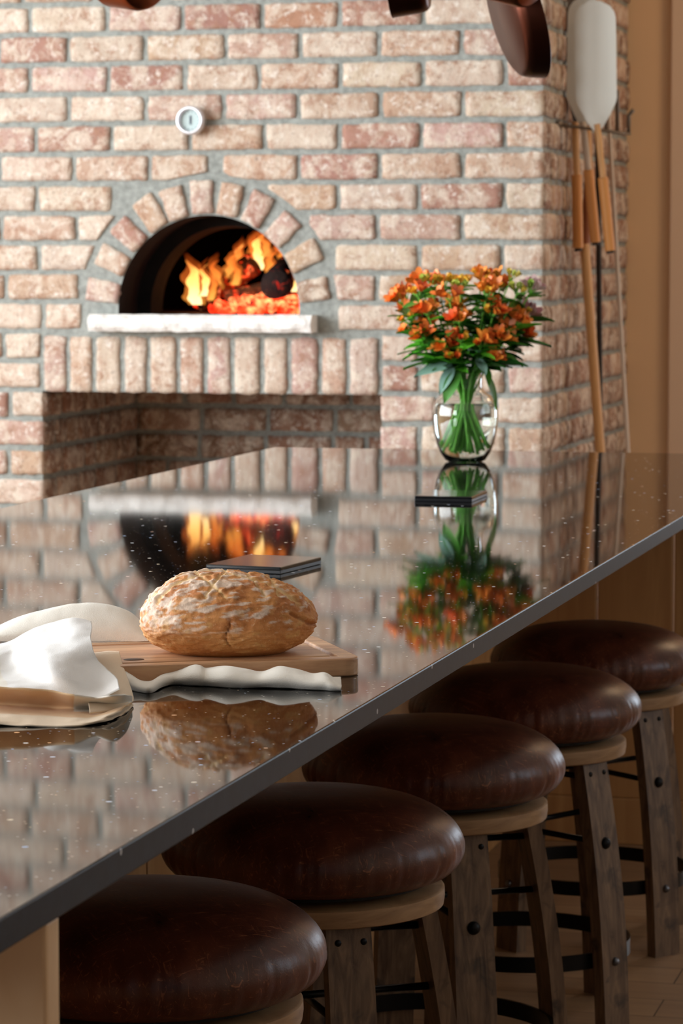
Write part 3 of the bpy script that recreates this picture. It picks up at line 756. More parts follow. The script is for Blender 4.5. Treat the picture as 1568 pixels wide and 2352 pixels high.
    for k in range(2):
        bm = bmesh.new(); a = k * PI / 2; z = 0.345 + 0.012 * k; r = rz_(z) - 0.01
        tube(bm, [(-r * math.cos(a), -r * math.sin(a), z), (r * math.cos(a), r * math.sin(a), z)], 0.0055, 10); link('cross_rod', bm, M['black_metal'], t)
        bm = bmesh.new(); z = 0.458 - 0.012 * k; r = rz_(z) - 0.01
        tube(bm, [(-r * math.cos(a), -r * math.sin(a), z), (r * math.cos(a), r * math.sin(a), z)], 0.0055, 10); link('cross_rod', bm, M['black_metal'], t)
    return t
def copy_tree(o, parent=None):
    c = o.copy(); COL.objects.link(c)
    if parent: c.parent = parent; c.matrix_parent_inverse = o.matrix_parent_inverse.copy()
    for ch in list(o.children): copy_tree(ch, c)
    return c
st0 = make_stool()
# azimuths: leg k=0 points (right, front) in the camera's sense
def az(deg): # degrees to the right of "towards the camera"
    f = Vector((math.sin(YAW), -math.cos(YAW))); r = Vector((math.cos(YAW), math.sin(YAW)))
    d = f * math.cos(math.radians(deg)) + r * math.sin(math.radians(deg)); return math.atan2(d.y, d.x)
ST = [(-1.0958, 3.3759, 28, 'brown leather bar stool nearest the camera, bottom left, its legs cut off by the frame'),
      (-1.0751, 4.0609, 17, 'brown leather bar stool second from the camera, with a grey weathered front leg'),
      (-1.0562, 4.7501, 17, 'brown leather bar stool in the middle of the row of five'),
      (-1.0348, 5.4203, 44, 'brown leather bar stool second from the far end of the row'),
      (-1.0200, 6.0951, 36, 'brown leather bar stool farthest from the camera, against the wooden end panel')]
for i, (X, Y, a, lab) in enumerate(ST):
    s_ = st0 if i == 0 else copy_tree(st0)
    s_.location = (X, Y, 0); s_.rotation_euler = (0, 0, az(a)); s_['label'] = lab

# ------------------------------------------------------------------ cutting board
BZ = TOP + 0.0205
b_fr = onz(832, 1511, BZ); b_br = onz(722, 1459, BZ)
ax_w = (b_br - b_fr); ax_w.z = 0; Wd = ax_w.length; ax_w.normalize()
ax_l = Vector((-ax_w.y, ax_w.x, 0)); LB = 0.42
bd = thing('cutting_board', 'wooden cutting board with a juice groove under the loaf', 'cutting board', (*(b_fr + ax_l * LB / 2 + ax_w * Wd / 2).xy, TOP), math.atan2(-ax_l.y, -ax_l.x))
bm = bmesh.new()
hx, hy, gi, gw = LB / 2, Wd / 2, 0.022, 0.007
xs = [-hx, -hx + gi, -hx + gi + gw, hx - gi - gw, hx - gi, hx]; ys = [-hy, -hy + gi, -hy + gi + gw, hy - gi - gw, hy - gi, hy]
vt = [[bm.verts.new((x_, y_, 0.0205)) for y_ in ys] for x_ in xs]; fg = []
for i in range(5):
    for j in range(5):
        f = bm.faces.new((vt[i][j], vt[i + 1][j], vt[i + 1][j + 1], vt[i][j + 1]))
        if (i in (1, 3) and 1 <= j <= 3) or (j in (1, 3) and 1 <= i <= 3): fg.append(f)
r = bmesh.ops.extrude_face_region(bm, geom=fg)
for v_ in [e for e in r['geom'] if isinstance(e, bmesh.types.BMVert)]:
    v_.co.z -= 0.004
    if abs(abs(v_.co.x)) > 0: pass
bmesh.ops.delete(bm, geom=fg, context='FACES')
bnd = [e for e in bm.edges if len(e.link_faces) == 1]
r = bmesh.ops.extrude_edge_only(bm, edges=bnd)
nv_ = [e for e in r['geom'] if isinstance(e, bmesh.types.BMVert)]
for v_ in nv_: v_.co.z = 0.0
bmesh.ops.contextual_create(bm, geom=[e for e in r['geom'] if isinstance(e, bmesh.types.BMEdge)])
corner = [e for e in bm.edges if abs(e.verts[0].co.x) > hx - 1e-4 and abs(e.verts[0].co.y) > hy - 1e-4 and abs(e.verts[0].co.z - e.verts[1].co.z) > 0.01]
bmesh.ops.bevel(bm, geom=corner, offset=0.020, segments=6, profile=0.5, affect='EDGES')
o = link('board', bm, M['board'], bd); soft(o, 30); bev(o, 0.0045, 3, 50)
bm = bmesh.new(); lathe(bm, [(0, 0.0210), (0.0075, 0.0210), (0.0085, 0.0200), (0, 0.0195)], 24)
kk = bd.matrix_basis.inverted() @ onz(307, 1515, BZ) if False else None
kp = Matrix.Rotation(-bd.rotation_euler.z, 4, 'Z') @ (onz(307, 1515, BZ) - bd.location)
kn = link('dark_knot', bm, plain('dark_knot', srgb(58, 32, 20), 0.5), bd); kn.location = (kp.x, kp.y, 0)
kn.scale = (1.5, 1, 1)

# ------------------------------------------------------------------ loaf
bm = bmesh.new(); bmesh.ops.create_uvsphere(bm, u_segments=300, v_segments=170, radius=1)
cl = bm.loops.layers.float_color.new('tint')
tint = {}
def smooth(a, b, x): t = max(0, min(1, (x - a) / (b - a))); return t * t * (3 - 2 * t)
def mixc(a, b, t): return tuple(a[i] * (1 - t) + b[i] * t for i in range(3))
c_gold = srgb(218, 148, 84)[:3]; c_brown = srgb(190, 116, 62)[:3]; c_flour = srgb(250, 236, 220)[:3]; c_pale = srgb(232, 186, 118)[:3]; c_base = srgb(226, 166, 100)[:3]
for v_ in bm.verts:
    x_, y_, z_ = v_.co
    ux, uy, uz = x_, y_, z_
    # plan outline: long along x, slightly lopsided; dome above, tucked in below
    X = x_ * 0.099; Y = y_ * 0.078
    if z_ >= 0: Z = (z_ ** 0.92) * 0.0585 * (1 - 0.05 * x_ + 0.02 * x_ * x_)
    else: Z = -(abs(z_) ** 1.0) * 0.044
    t = max(0, -z_); k = 1 - 0.0 * t
    Z = max(Z, -0.034 + 0.0015 * noise.noise(Vector((X * 60, Y * 60, 0))))
    P = Vector((X, Y, Z + 0.034))
    big = fbm((ux * 1.6, uy * 1.6, uz * 1.6 + 4), 2)
    P *= 1 + 0.035 * big if Z > -0.03 else 1
    up = smooth(-0.1, 0.7, uz)
    # crust ridges
    q = Vector((ux * 2.2 + 0.9 * fbm((ux * 2.5, uy * 2.5, uz * 2.5), 3), uy * 2.6, uz * 4.6 - 1.2 * ux + 0.5 * fbm((ux * 4, uy * 4, uz * 4 + 3), 2)))
    rg = 1 - abs(noise.noise(q * 1.3)) * 3.2; rg = max(0, rg)
    fine = fbm((ux * 14, uy * 14, uz * 16), 4)
    # scoring curves over the crown
    sc = 0
    for off, amp, fr, ph in ((0.25, 0.10, 3.0, 0), (-0.1, 0.13, 2.6, 1.2), (-0.38, 0.09, 3.4, 2.0)):
        d = abs(uy - off - amp * math.sin(fr * ux + ph)); sc = max(sc, 1 - d / 0.06)
    for off, tilt in ((-0.35, 0.5), (-0.02, -0.35), (0.22, 0.45), (0.5, 0.25)):
        d = abs(ux - off - tilt * uy * uy); sc = max(sc, 0.8 * (1 - d / 0.03) * (1 if uz > 0.55 else 0))
    sc = min(1, max(0, sc) * 1.6) * smooth(0.25, 0.5, uz)
    nrm = Vector((ux, uy, uz)).normalized()
    lowf = smooth(-0.75, -0.55, uz) if uz < -0.4 else 1
    disp = (0.0016 * rg * smooth(-0.25, 0.5, uz) + 0.0007 * fine - 0.0022 * sc + 0.0015 * smooth(0.0, 0.4, fbm((ux * 5, uy * 5, uz * 7 + 9), 3))) * lowf
    # a crease low on the front and a crack on the right
    cr = max(0, 1 - abs(ux - 0.02 - 0.03 * math.sin(uz * 9)) / 0.02) * smooth(-0.55, -0.35, uz) * (1 - smooth(0.1, 0.3, uz)) * (1 if uy < 0 else 0)
    cr2 = max(0, 1 - abs(uz - 0.15 + 1.1 * (ux - 0.8)) / 0.06) * smooth(0.66, 0.76, ux) * (1 if uy < 0.1 else 0)
    disp -= 0.003 * cr + 0.004 * cr2
    P += nrm * disp
    v_.co = P
    c = mixc(c_base, c_gold, smooth(-0.7, 0.1, uz)); c = mixc(c, c_brown, 0.75 * smooth(-0.1, 0.35, fbm((ux * 3, uy * 3, uz * 4), 3)) * (0.35 + 0.65 * smooth(-0.3, .3, uz)))
    fl_ = smooth(0.05, 0.42, fbm((ux * 4 + 3, uy * 8, uz * 11 - ux * 3), 5) + 0.30 * rg * up - 0.38 * (ux + 0.25) + 0.16 * uz)
    c = mixc(c, c_flour, 0.68 * fl_ * smooth(-0.25, 0.15, uz)); c = mixc(c, srgb(246, 210, 150)[:3], 0.8 * sc)
    c = mixc(c, c_pale, 0.5 * smooth(0.3, 0.5, fbm((ux * 6, uy * 6, uz * 6 + 20), 2)) * (1 - up))
    c = mixc(c, srgb(140, 78, 40)[:3], 0.6 * max(cr, cr2 * 0.8))
    tint[v_.index] = c
bm.verts.index_update()
for f in bm.faces:
    for l in f.loops: l[cl] = (*tint[l.vert.index], 1)
lp = onz(522, 1496, BZ)
lf = link('bread_loaf', bm, M['bread']); lf.location = lp; lf.rotation_euler = (0, 0, YAW + 0.02)
lf.location.z = BZ - 0.0003
tag(lf, 'round rustic loaf with a floury golden crust on the cutting board', 'bread')

# ------------------------------------------------------------------ towel
def vp(x, y, yb):
    P = onz(x, yb, TOP); h = (yb - y) * depth(P) / FPX / math.cos(PITCH)
    return P + Vector((0, 0, max(h, 0.0015)))
bmT = bmesh.new(); clT = bmT.loops.layers.float_color.new('tint')
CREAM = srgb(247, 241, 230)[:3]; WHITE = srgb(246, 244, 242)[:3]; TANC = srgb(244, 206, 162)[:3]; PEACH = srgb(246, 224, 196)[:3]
def sheet(grid, nu, nv, colf, wr=0.0012, seed=0):
    """grid[row][col] of Vectors -> smooth surface"""
    R_, C_ = len(grid), len(grid[0]); vs = []
    for a in range(nv + 1):
        tv = a / nv; row = []
        for b in range(nu + 1):
            tu = b / nu
            pts = [Vector([cat1([grid[r_][c_][k] for c_ in range(C_)], tu) for k in range(3)]) for r_ in range(R_)]
            P = Vector([cat1([p[k] for p in pts], tv) for k in range(3)])
            n_ = Vector((noise.noise(P * 28 + Vector((seed, 0, 0))), noise.noise(P * 28 + Vector((0, seed, 9))), noise.noise(P * 34 + Vector((5, 0, seed)))))
            n2 = noise.noise(P * 75 + Vector((seed, 3, 1)))
            P += n_ * wr * 1.6 + Vector((0, 0, 1)) * n2 * wr * 0.7; P.z = max(P.z, TOP + 0.0012)
            row.append((bmT.verts.new(P), colf(tu, tv)))
        vs.append(row)
    for a in range(nv):
        for b in range(nu):
            q_ = [vs[a][b], vs[a][b + 1], vs[a + 1][b + 1], vs[a + 1][b]]
            f = bmT.faces.new([p[0] for p in q_])
            for l, p in zip(f.loops, q_): l[clT] = (*p[1], 1)
# A: loop of cloth arching behind the board
cx = [-120, -50, 20, 60, 110, 160, 210, 255, 295, 322, 340]
ry = [1480, 1462, 1428, 1414, 1400, 1391, 1388, 1392, 1406, 1430, 1458]
A = []
for yb, f_ in ((1514, 0.0), (1513, 0.35), (1508, 0.72), (1499, 1.0), (1488, 0.78), (1478, 0.35), (1474, 0.0)):
    A.append([vp(x_, (1474 if yb > 1500 else yb - 1) * (1 - f_) + r_ * f_, yb) for x_, r_ in zip(cx, ry)])
sheet(A, 90, 40, lambda u, v: CREAM, 0.0007, 1)
# B: bright crumpled heap in front
def xr(t): return cat1([207, 212, 211, 213, 224, 246, 270, 274], t)
ytop = lambda s_: cat1([1505, 1500, 1494, 1486, 1474, 1456, 1438, 1427, 1422, 1430], s_)
ybot = lambda s_: cat1([1577, 1580, 1583, 1585, 1588, 1592, 1598, 1606, 1604, 1584], s_)
B = []
B.append([vp(-120 + (200 + 120) * s_ / 9, ytop(s_ / 9) + 40, 1548) for s_ in range(10)])
for k in range(8):
    t = k / 7; row = []
    for c_ in range(10):
        s_ = c_ / 9; x_ = -120 + (xr(t) + 120) * s_; y_ = ytop(s_) * (1 - t) + ybot(s_) * t
        bul = 1565 + 72 * (t ** 0.8) + (12 * math.sin(s_ * 8 + t * 3) + 4 * math.sin(s_ * 15 - t * 4)) * math.sin(PI * t)
        row.append(vp(x_, y_, bul))
    B.append(row)
sheet(B, 90, 70, lambda u, v: WHITE if u > 0.35 else CREAM, 0.0010, 2)
# D: peach fold at the right of the heap, running down off the board
D = [[vp(185, 1506, 1552), vp(215, 1501, 1552), vp(250, 1498, 1552), vp(274, 1499, 1552)],
     [vp(190, 1530, 1575), vp(225, 1528, 1574), vp(258, 1524, 1570), vp(281, 1528, 1566)],
     [vp(195, 1565, 1605), vp(235, 1562, 1602), vp(268, 1556, 1595), vp(291, 1560, 1588)],
     [vp(200, 1600, 1632), vp(245, 1600, 1630), vp(282, 1592, 1620), vp(302, 1592, 1606)],
     [vp(205, 1640, 1650), vp(250, 1634, 1644), vp(288, 1622, 1632), vp(305, 1612, 1620)]]
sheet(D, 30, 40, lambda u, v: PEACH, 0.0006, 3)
# C: hem band along the front, rolled edge
cx = [-120, -60, 0, 60, 120, 170, 215, 255, 285, 303]
t0 = [1574, 1577, 1580, 1582, 1590, 1597, 1605, 1600, 1597, 1598]
t4 = [1663, 1663, 1664, 1666, 1668, 1667, 1662, 1654, 1642, 1624]
C = []
for yb, f_, db in ((1650, 0.0, 0), (1640, 0.22, 0), (1634, 0.45, 0), (1646, 0.60, 0), (1660, 0.75, 0), (1667, 0.90, 0), (1670, 1.0, 0)):
    C.append([vp(x_, a_ * (1 - f_) + b_ * f_, min(yb, b_ + 4) - (6 if x_ > 270 else 0) + (3 * math.sin(x_ * 0.05) if f_ < 0.9 else 0)) for x_, a_, b_ in zip(cx, t0, t4)])
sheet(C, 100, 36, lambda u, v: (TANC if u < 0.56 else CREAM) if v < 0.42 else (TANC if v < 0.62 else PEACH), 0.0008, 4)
# E: twisted flap lying along the front of the board
top_ = [(262, 1530), (300, 1552), (322, 1566), (345, 1568), (372, 1552), (400, 1541), (440, 1529), (458, 1530), (475, 1537), (520, 1532), (560, 1538), (600, 1546), (640, 1533), (675, 1538), (715, 1549), (745, 1548), (762, 1558), (782, 1574)]
bot_ = [(262, 1580), (300, 1584), (322, 1588), (345, 1590), (372, 1578), (400, 1571), (440, 1573), (458, 1574), (475, 1574), (520, 1578), (560, 1579), (600, 1579), (640, 1580), (675, 1581), (715, 1583), (745, 1584), (762, 1585), (782, 1585)]
E_ = []
for f_, db in ((0.0, 2), (0.35, 4), (0.7, 1), (0.93, -5), (1.0, -12), (0.8, -20), (0.3, -24), (0.0, -24)):
    row = []
    for (tx, ty), (bx_, by_) in zip(top_, bot_):
        yb = by_ + db; y_ = (by_ if db > -13 else yb) * (1 - f_) + ty * f_
        row.append(vp(tx * f_ + bx_ * (1 - f_), min(y_, yb - 0.5), yb))
    E_.append(row)
sheet(E_, 130, 28, lambda u, v: CREAM, 0.0006, 5)
tw = link('tea_towel', bmT, M['towel']); sm = tw.modifiers.new('thickness', 'SOLIDIFY'); sm.thickness = 0.0016; sm.offset = 1
tag(tw, 'crumpled white and cream cotton towel beside and in front of the cutting board', 'towel')

# ------------------------------------------------------------------ two flat black cases
def case(cx_, cy_, L, W_, a, lab):
    t = thing('flat_black_case', lab, 'case', (cx_, cy_, TOP), a, 'flat black cases lying on the counter')
    o = link('shell', newbox(-L, L, -W_, W_, 0.0003, 0.0056), M['satin_black'], t, smooth=False); bev(o, 0.0007, 2)
    o = link('lid', newbox(-L, L, -W_, W_, 0.0050, 0.0108), M['gloss_black'], t, smooth=False); bev(o, 0.0014, 3)
case(-1.240, 4.40, 0.060, 0.082, -0.12, 'flat black case on the counter directly behind the loaf')
case(-1.247, 5.76, 0.056, 0.080, 0.02, 'flat black case on the counter in front of the flower vase')

# ------------------------------------------------------------------ vase and flowers
VX, VY = -1.4452, 6.8267
vs_ = thing('glass_vase', 'clear glass vase with a straight neck and rounded body holding the flowers', 'vase', (VX, VY, TOP))
vo = [(0.0, 0.0), (0.038, 0.0), (0.046, 0.004), (0.057, 0.020), (0.066, 0.042), (0.072, 0.068), (0.0752, 0.096), (0.0752, 0.118), (0.071, 0.138), (0.060, 0.151), (0.047, 0.158), (0.040, 0.165), (0.0385, 0.178), (0.0395, 0.200), (0.041, 0.208)]
vi = [(0.0385, 0.208), (0.0370, 0.200), (0.0360, 0.178), (0.0375, 0.1655), (0.0445, 0.1565), (0.0585, 0.148), (0.0685, 0.1365), (0.0727, 0.118), (0.0727, 0.096), (0.0695, 0.069), (0.0635, 0.043), (0.0545, 0.0225), (0.040, 0.007), (0.0, 0.005)]
bm = bmesh.new(); lathe(bm, vo + vi, 72); link('glass', bm, M['glass'], vs_)
wl = 0.134
wp = [(0, 0.0055), (0.0395, 0.0075), (0.0540, 0.023), (0.0630, 0.0435), (0.0690, 0.0695), (0.0722, 0.096), (0.0722, 0.118), (0.0690, wl), (0, wl)]
bm = bmesh.new(); lathe(bm, wp, 72); link('water', bm, M['water'], vs_)['label'] = 'clear water'
def petal_mesh(L, W_, curl, n=4):
    bm = bmesh.new()
    for k in range(6):
        a = k * PI / 3 + (0.1 if k % 2 else 0); l = L * (1 if k % 2 else 0.88); g = []
        for i in range(n + 1):
            s_ = i / n; r = l * (0.12 + 0.62 * s_ ** 1.3) * curl; z = l * (0.85 * s_ - 0.15 * s_ * s_) ; wd = W_ * math.sin(PI * min(0.97, 0.12 + 0.80 * s_)) * (0.5 + 0.5 * s_) + 0.0008
            g.append([Vector((r, q_ * wd, z + abs(q_) * 0.15 * wd)) for q_ in (-1, 0, 1)])
        R_ = Matrix.Rotation(a, 3, 'Z'); g = [[bm.verts.new(R_ @ p) for p in row] for row in g]
        for i in range(n):
            for q_ in range(2): bm.faces.new((g[i][q_], g[i][q_ + 1], g[i + 1][q_ + 1], g[i + 1][q_]))
    me = bpy.data.meshes.new('blossom'); bm.to_mesh(me); bm.free()
    for p in me.polygons: p.use_smooth = True
    return me
def with_mat(me, m): c = me.copy(); c.materials.append(m); return c
pm = petal_mesh(0.030, 0.0075, 0.75); pb = petal_mesh(0.021, 0.0055, 0.35)
BL = {'o': with_mat(pm, M['petal']), 'y': with_mat(pb, M['petal_yellow']), 'p': with_mat(pm, M['petal_pink']), 'g': with_mat(pb, M['bud']), 'ob': with_mat(pb, M['petal'])}
def leaf_mesh():
    bm = bmesh.new(); n = 8; g = []
    for i in range(n + 1):
        s_ = i / n; wd = 0.21 * math.sin(PI * s_ ** 0.8) ** 0.85 if 0 < s_ < 1 else 0.004; z = -0.22 * s_ * s_
        g.append([bm.verts.new((s_, q_ * wd, z + (0.05 * abs(q_)))) for q_ in (-1, 0, 1)])
    for i in range(n):
        for q_ in range(2): bm.faces.new((g[i][q_], g[i][q_ + 1], g[i + 1][q_ + 1], g[i + 1][q_]))
    me = bpy.data.meshes.new('leaf'); bm.to_mesh(me); bm.free()
    for p in me.polygons: p.use_smooth = True
    return me
lm = leaf_mesh(); LF = {'l': with_mat(lm, M['leaf']), 'b': with_mat(lm, M['leaf_bright']), 'g': with_mat(lm, M['leaf_grey'])}
def put(name, me, parent, loc, dirv, sc=1.0, roll=0, axis='Z'):
    o = bpy.data.objects.new(name, me); COL.objects.link(o); o.parent = parent; o.location = loc
    q_ = Vector(dirv).to_track_quat(axis, 'Y' if axis == 'Z' else 'Z')
    o.rotation_mode = 'QUATERNION'; o.rotation_quaternion = q_ @ Euler((roll, 0, 0) if axis == 'X' else (0, 0, roll)).to_quaternion(); o.scale = (sc,) * 3
    return o
# camera-right and towards-camera directions on the plan
cr_ = Vector((math.cos(YAW), math.sin(YAW), 0)); cf_ = Vector((math.sin(YAW), -math.cos(YAW), 0)); UP = Vector((0, 0, 1))
def stem(head, ang, kind, lab, grp, extra=()):
    """head: offset (right, front, up) from the vase base"""
    t = thing('alstroemeria_stem', lab, 'flower', (VX, VY, TOP), 0, grp)
    H = cr_ * head[0] + cf_ * head[1] + UP * head[2]
    fa = math.atan2(head[1], head[0]) + PI + ang
    B0 = (cr_ * math.cos(fa) + cf_ * math.sin(fa)) * random.uniform(0.012, 0.052); B0.z = random.uniform(0.027, 0.040)
    if B0.xy.length > 0.040: B0.z += 0.006
    N0 = (cr_ * head[0] + cf_ * head[1]); N0 = N0 * (random.uniform(0.010, 0.026) / max(0.03, N0.length)) + cr_ * random.uniform(-.007, .007); N0.z = 0.185
    pts = []
    for i in range(15):
        s_ = i / 14; pts.append(Vector([cat1([B0[k], B0[k] * 0.45 + N0[k] * 0.55, N0[k], N0[k] * 0.45 + H[k] * 0.55, H[k]], s_) for k in range(3)]))
    bm = bmesh.new(); tube(bm, pts, [0.0023] * 10 + [0.0022, 0.0021, 0.0018, 0.0016, 0.0014], 8); link('stalk', bm, M['stem'], t)
    up = (H - N0).normalized()
    nb_ = 5 if kind != 'g' else 3
    for k in range(nb_):
        a = 2 * PI * k / nb_ + random.random(); side_ = (cr_ * math.cos(a) + cf_ * math.sin(a))
        d = (up + side_ * 0.75 + UP * 0.12).normalized()
        ty = {'o': random.choice(['o', 'o', 'ob', 'y']), 'y': random.choice(['y', 'ob', 'g']), 'p': random.choice(['p', 'g', 'g']), 'g': 'g'}[kind]
        base = H - up * 0.012
        bm = bmesh.new(); tube(bm, [base, base + d * 0.02], 0.0010, 5); link('pedicel', bm, M['stem'], t)
        put('blossom', BL[ty], t, base + d * 0.018, d, random.uniform(0.95, 1.35), random.random() * 6)
    for k in range(10):
        a = random.uniform(0, 2 * PI); d = (cr_ * math.cos(a) + cf_ * math.sin(a)) * 1.0 + up * random.uniform(-0.2, 0.7)
        s_ = random.uniform(0.64, 0.99); i = int(s_ * 14)
        put('leaf', LF[random.choice('lllbl')], t, pts[i], d, random.uniform(0.04, 0.078), random.uniform(-.5, .5), 'X')
    for (f_, d, sz, ty) in extra:
        put('leaf', LF[ty], t, pts[int(f_ * 14)], cr_ * d[0] + cf_ * d[1] + UP * d[2], sz, random.uniform(-.6, .2), 'X')
GO, GY, GP = 'orange alstroemeria stems in the glass vase', 'budding alstroemeria stems in the glass vase', 'pink and white alstroemeria stems in the glass vase'
LO = 'orange alstroemeria stem in the middle of the bouquet in the glass vase'
LY = 'yellow-orange budding alstroemeria stem at the left and top edge of the bouquet in the vase'
LP = 'pink and white alstroemeria stem with green buds on the right side of the bouquet'
heads = []
for r_, a, u_, n in ((0.14, 0.0, 0.33, 11), (0.152, 0.25, 0.375, 11), (0.105, 0.2, 0.402, 8), (0.05, 0.4, 0.412, 5), (0.095, 0.1, 0.345, 7), (0.13, 0.15, 0.29, 8)):
    for i in range(n):
        th_ = 2 * PI * (i + a) / n; heads.append((r_ * math.cos(th_), r_ * 0.85 * math.sin(th_), u_ + random.uniform(-.012, .012)))
for h in heads:
    rx, fy, uz = h
    if fy < -0.08: continue
    if rx > 0.085 and uz > 0.33: kind, lab, grp = ('p' if random.random() < 0.6 else 'g'), LP, GP; h = (rx, fy, uz + (0.012 if uz > .37 else 0))
    elif (uz > 0.39 or rx < -0.10): kind, lab, grp = random.choice('yo'), LY, GY
    else: kind, lab, grp = 'o', LO, GO
    if grp == GY and uz < .32: kind, lab, grp = 'o', LO, GO
    stem(h, random.uniform(-.5, .5), kind, lab, grp)
foliage = [((-0.05, 0.08, 0.26), [(0.85, (-1, 0.3, 0.05), 0.115, 'b'), (0.8, (-0.9, 0.2, 0.35), 0.10, 'l'), (0.75, (-0.6, 0.5, -0.9), 0.075, 'g')], 'green leafy alstroemeria stem with long bright leaves at the lower left of the bouquet'),
           ((-0.03, 0.09, 0.24), [(0.75, (-0.55, 0.5, -1.0), 0.085, 'l'), (0.9, (-1, 0.3, -0.15), 0.10, 'g'), (0.85, (-0.9, 0.4, 0.5), 0.10, 'b')], 'green leafy alstroemeria stem with leaves drooping over the left of the vase neck'),
           ((0.06, 0.08, 0.24), [(0.78, (0.55, 0.3, -1.0), 0.095, 'l'), (0.9, (1, 0.2, 0.1), 0.09, 'l'), (0.8, (0.2, 0.6, -0.7), 0.05, 'l')], 'green leafy alstroemeria stem with a long leaf hanging at the right of the vase neck'),
           ((0.09, 0.05, 0.30), [(0.9, (1, 0.2, 0.12), 0.12, 'l'), (0.95, (1, 0, 0.5), 0.09, 'b'), (0.85, (0.9, 0.3, -0.3), 0.08, 'l')], 'green leafy alstroemeria stem reaching out at the far right of the bouquet'),
           ((0.03, 0.11, 0.27), [(0.9, (-0.3, 0.9, 0.3), 0.07, 'g'), (0.8, (0.3, 0.8, -0.4), 0.06, 'g')], 'green leafy alstroemeria stem with greyish leaves at the front of the bouquet'),
           ((-0.09, 0.05, 0.31), [(0.9, (-1, 0.2, 0.35), 0.085, 'l'), (0.8, (-0.8, 0.3, -0.1), 0.09, 'b')], 'green leafy alstroemeria stem pointing left from the edge of the bouquet')]
for h, ex, lab in foliage: stem(h, random.uniform(-.5, .5), 'o', lab, None or 'leafy stems in the glass vase', ex)

# ------------------------------------------------------------------ peels and hook rack on the chimney flank
rk = thing('hook_rack', 'grey metal hook rack on the side of the brick chimney holding the oven peels', 'hook rack', (XR, 9.4, 1.78))
def rp(name, pts, rad):
    bm = bmesh.new(); tube(bm, [Vector(p) - Vector((XR, 9.4, 1.78)) for p in pts], rad, 10); return link(name, bm, M['rack_metal'], rk)
Ya_ = 9.08
def hp(x_, y_): return ony(x_, y_, Ya_)
a0 = hp(1297, 288); a1 = hp(1446, 307)
rp('arm', [(XR - 0.005, Ya_, a0.z), a0, a0.lerp(a1, 0.5), a1], 0.0045)
rp('arm', [(XR - 0.005, Ya_ - 0.07, a0.z), hp(1310, 291) + Vector((0, -0.07, 0)), a1 + Vector((-0.02, -0.07, 0)), a1], 0.0045)
rp('wall_plate', [(XR + 0.005, Ya_ + 0.05, a0.z), (XR + 0.005, Ya_ - 0.12, a0.z)], 0.008)
for bx_, ty_, tx_ in ((1370, 236, 1384), (1391, 242, 1402), (1417, 206, 1418), (1443, 252, 1455)):
    b_ = a0.lerp(a1, (bx_ - 1297) / 149)
    rp('hook', [b_, hp(bx_, ty_ + 14), hp((bx_ + tx_) / 2, ty_ + 6), hp(tx_, ty_)], 0.0045 if bx_ < 1400 else 0.0062)
def blade(cx_, y0, y1, hwpx, Y, mat, parent, loc, yaw=0, tilt=0):
    top = ony(cx_[0], y0, Y); bot = ony(cx_[1], y1, Y); H = top.z - bot.z; hw = hwpx * depth(bot) / FPX / math.cos(YAW)
    bm = bmesh.new(); rowsn = 24; fr, bk_ = [], []
    for i in range(rowsn + 1):
        s_ = i / rowsn; z = bot.z + H * s_
        wd = hw * min(1, 0.16 + 1.05 * (s_ / 0.30) ** 0.85) if s_ < 0.30 else hw
        if s_ > 0.86: wd = hw * math.sqrt(max(0.02, 1 - ((s_ - 0.86) / 0.145) ** 2))
        c = bot + (top - bot) * s_; c.z = z
        fr.append([]); bk_.append([])
        for q_ in (-1, -0.5, 0, 0.5, 1):
            e = Vector((math.cos(yaw), math.sin(yaw), 0)) * (q_ * wd)
            fr[-1].append(bm.verts.new(c + e + Vector((0, -0.0015 - (0.003 * (1 - abs(q_)) * (1 - s_)), 0)) - Vector(loc)))
            bk_[-1].append(bm.verts.new(c + e + Vector((0, 0.0015, 0)) - Vector(loc)))
    for i in range(rowsn):
        for q_ in range(4):
            bm.faces.new((fr[i][q_], fr[i][q_ + 1], fr[i + 1][q_ + 1], fr[i + 1][q_])); bm.faces.new((bk_[i][q_ + 1], bk_[i][q_], bk_[i + 1][q_], bk_[i + 1][q_ + 1]))
        bm.faces.new((fr[i][0], bk_[i][0], bk_[i + 1][0], fr[i + 1][0])); bm.faces.new((fr[i][4], bk_[i][4], bk_[i + 1][4], fr[i + 1][4]))
    for r_ in (0, rowsn):
        for q_ in range(4): bm.faces.new((fr[r_][q_], fr[r_][q_ + 1], bk_[r_][q_ + 1], bk_[r_][q_]))
    return soft(link('blade', bm, mat, parent), 40)
def rod(name, a, b, Ya, Yb, rpx, mat, parent, loc, taper=1.0):
    A_, B_ = ony(a[0], a[1], Ya), ony(b[0], b[1], Yb); r_ = rpx * depth(A_) / FPX
    bm = bmesh.new(); L = Vector(loc); n = 6
    tube(bm, [A_.lerp(B_, i / n) - L for i in range(n + 1)], [r_ * (1 + (taper - 1) * i / n) for i in range(n + 1)], 16)
    return soft(link(name, bm, mat, parent), 50)
def peel(lab, Y, bl, shaft, grip, grp='oven peels hanging on the rack'):
    l0 = ony(*shaft[0][:2], Y); t = thing('oven_peel', lab, 'peel', tuple(l0), 0, grp)
    if bl: blade(*bl[:4], Y, bl[4], t, l0, bl[5] if len(bl) > 5 else 0)
    rod('shaft', shaft[0], shaft[1], Y, Y + shaft[4], shaft[2], shaft[3], t, l0)
    if grip:
        rod('grip', shaft[1], grip[0], Y + shaft[4], Y + grip[3], grip[1], grip[2], t, l0)
        e = grip[0]; d = 1.03
        rod('end_cap', e, (e[0] + 1, e[1] + 7), Y + grip[3], Y + grip[3], grip[1] * 0.75, M['iron'], t, l0)
    return t
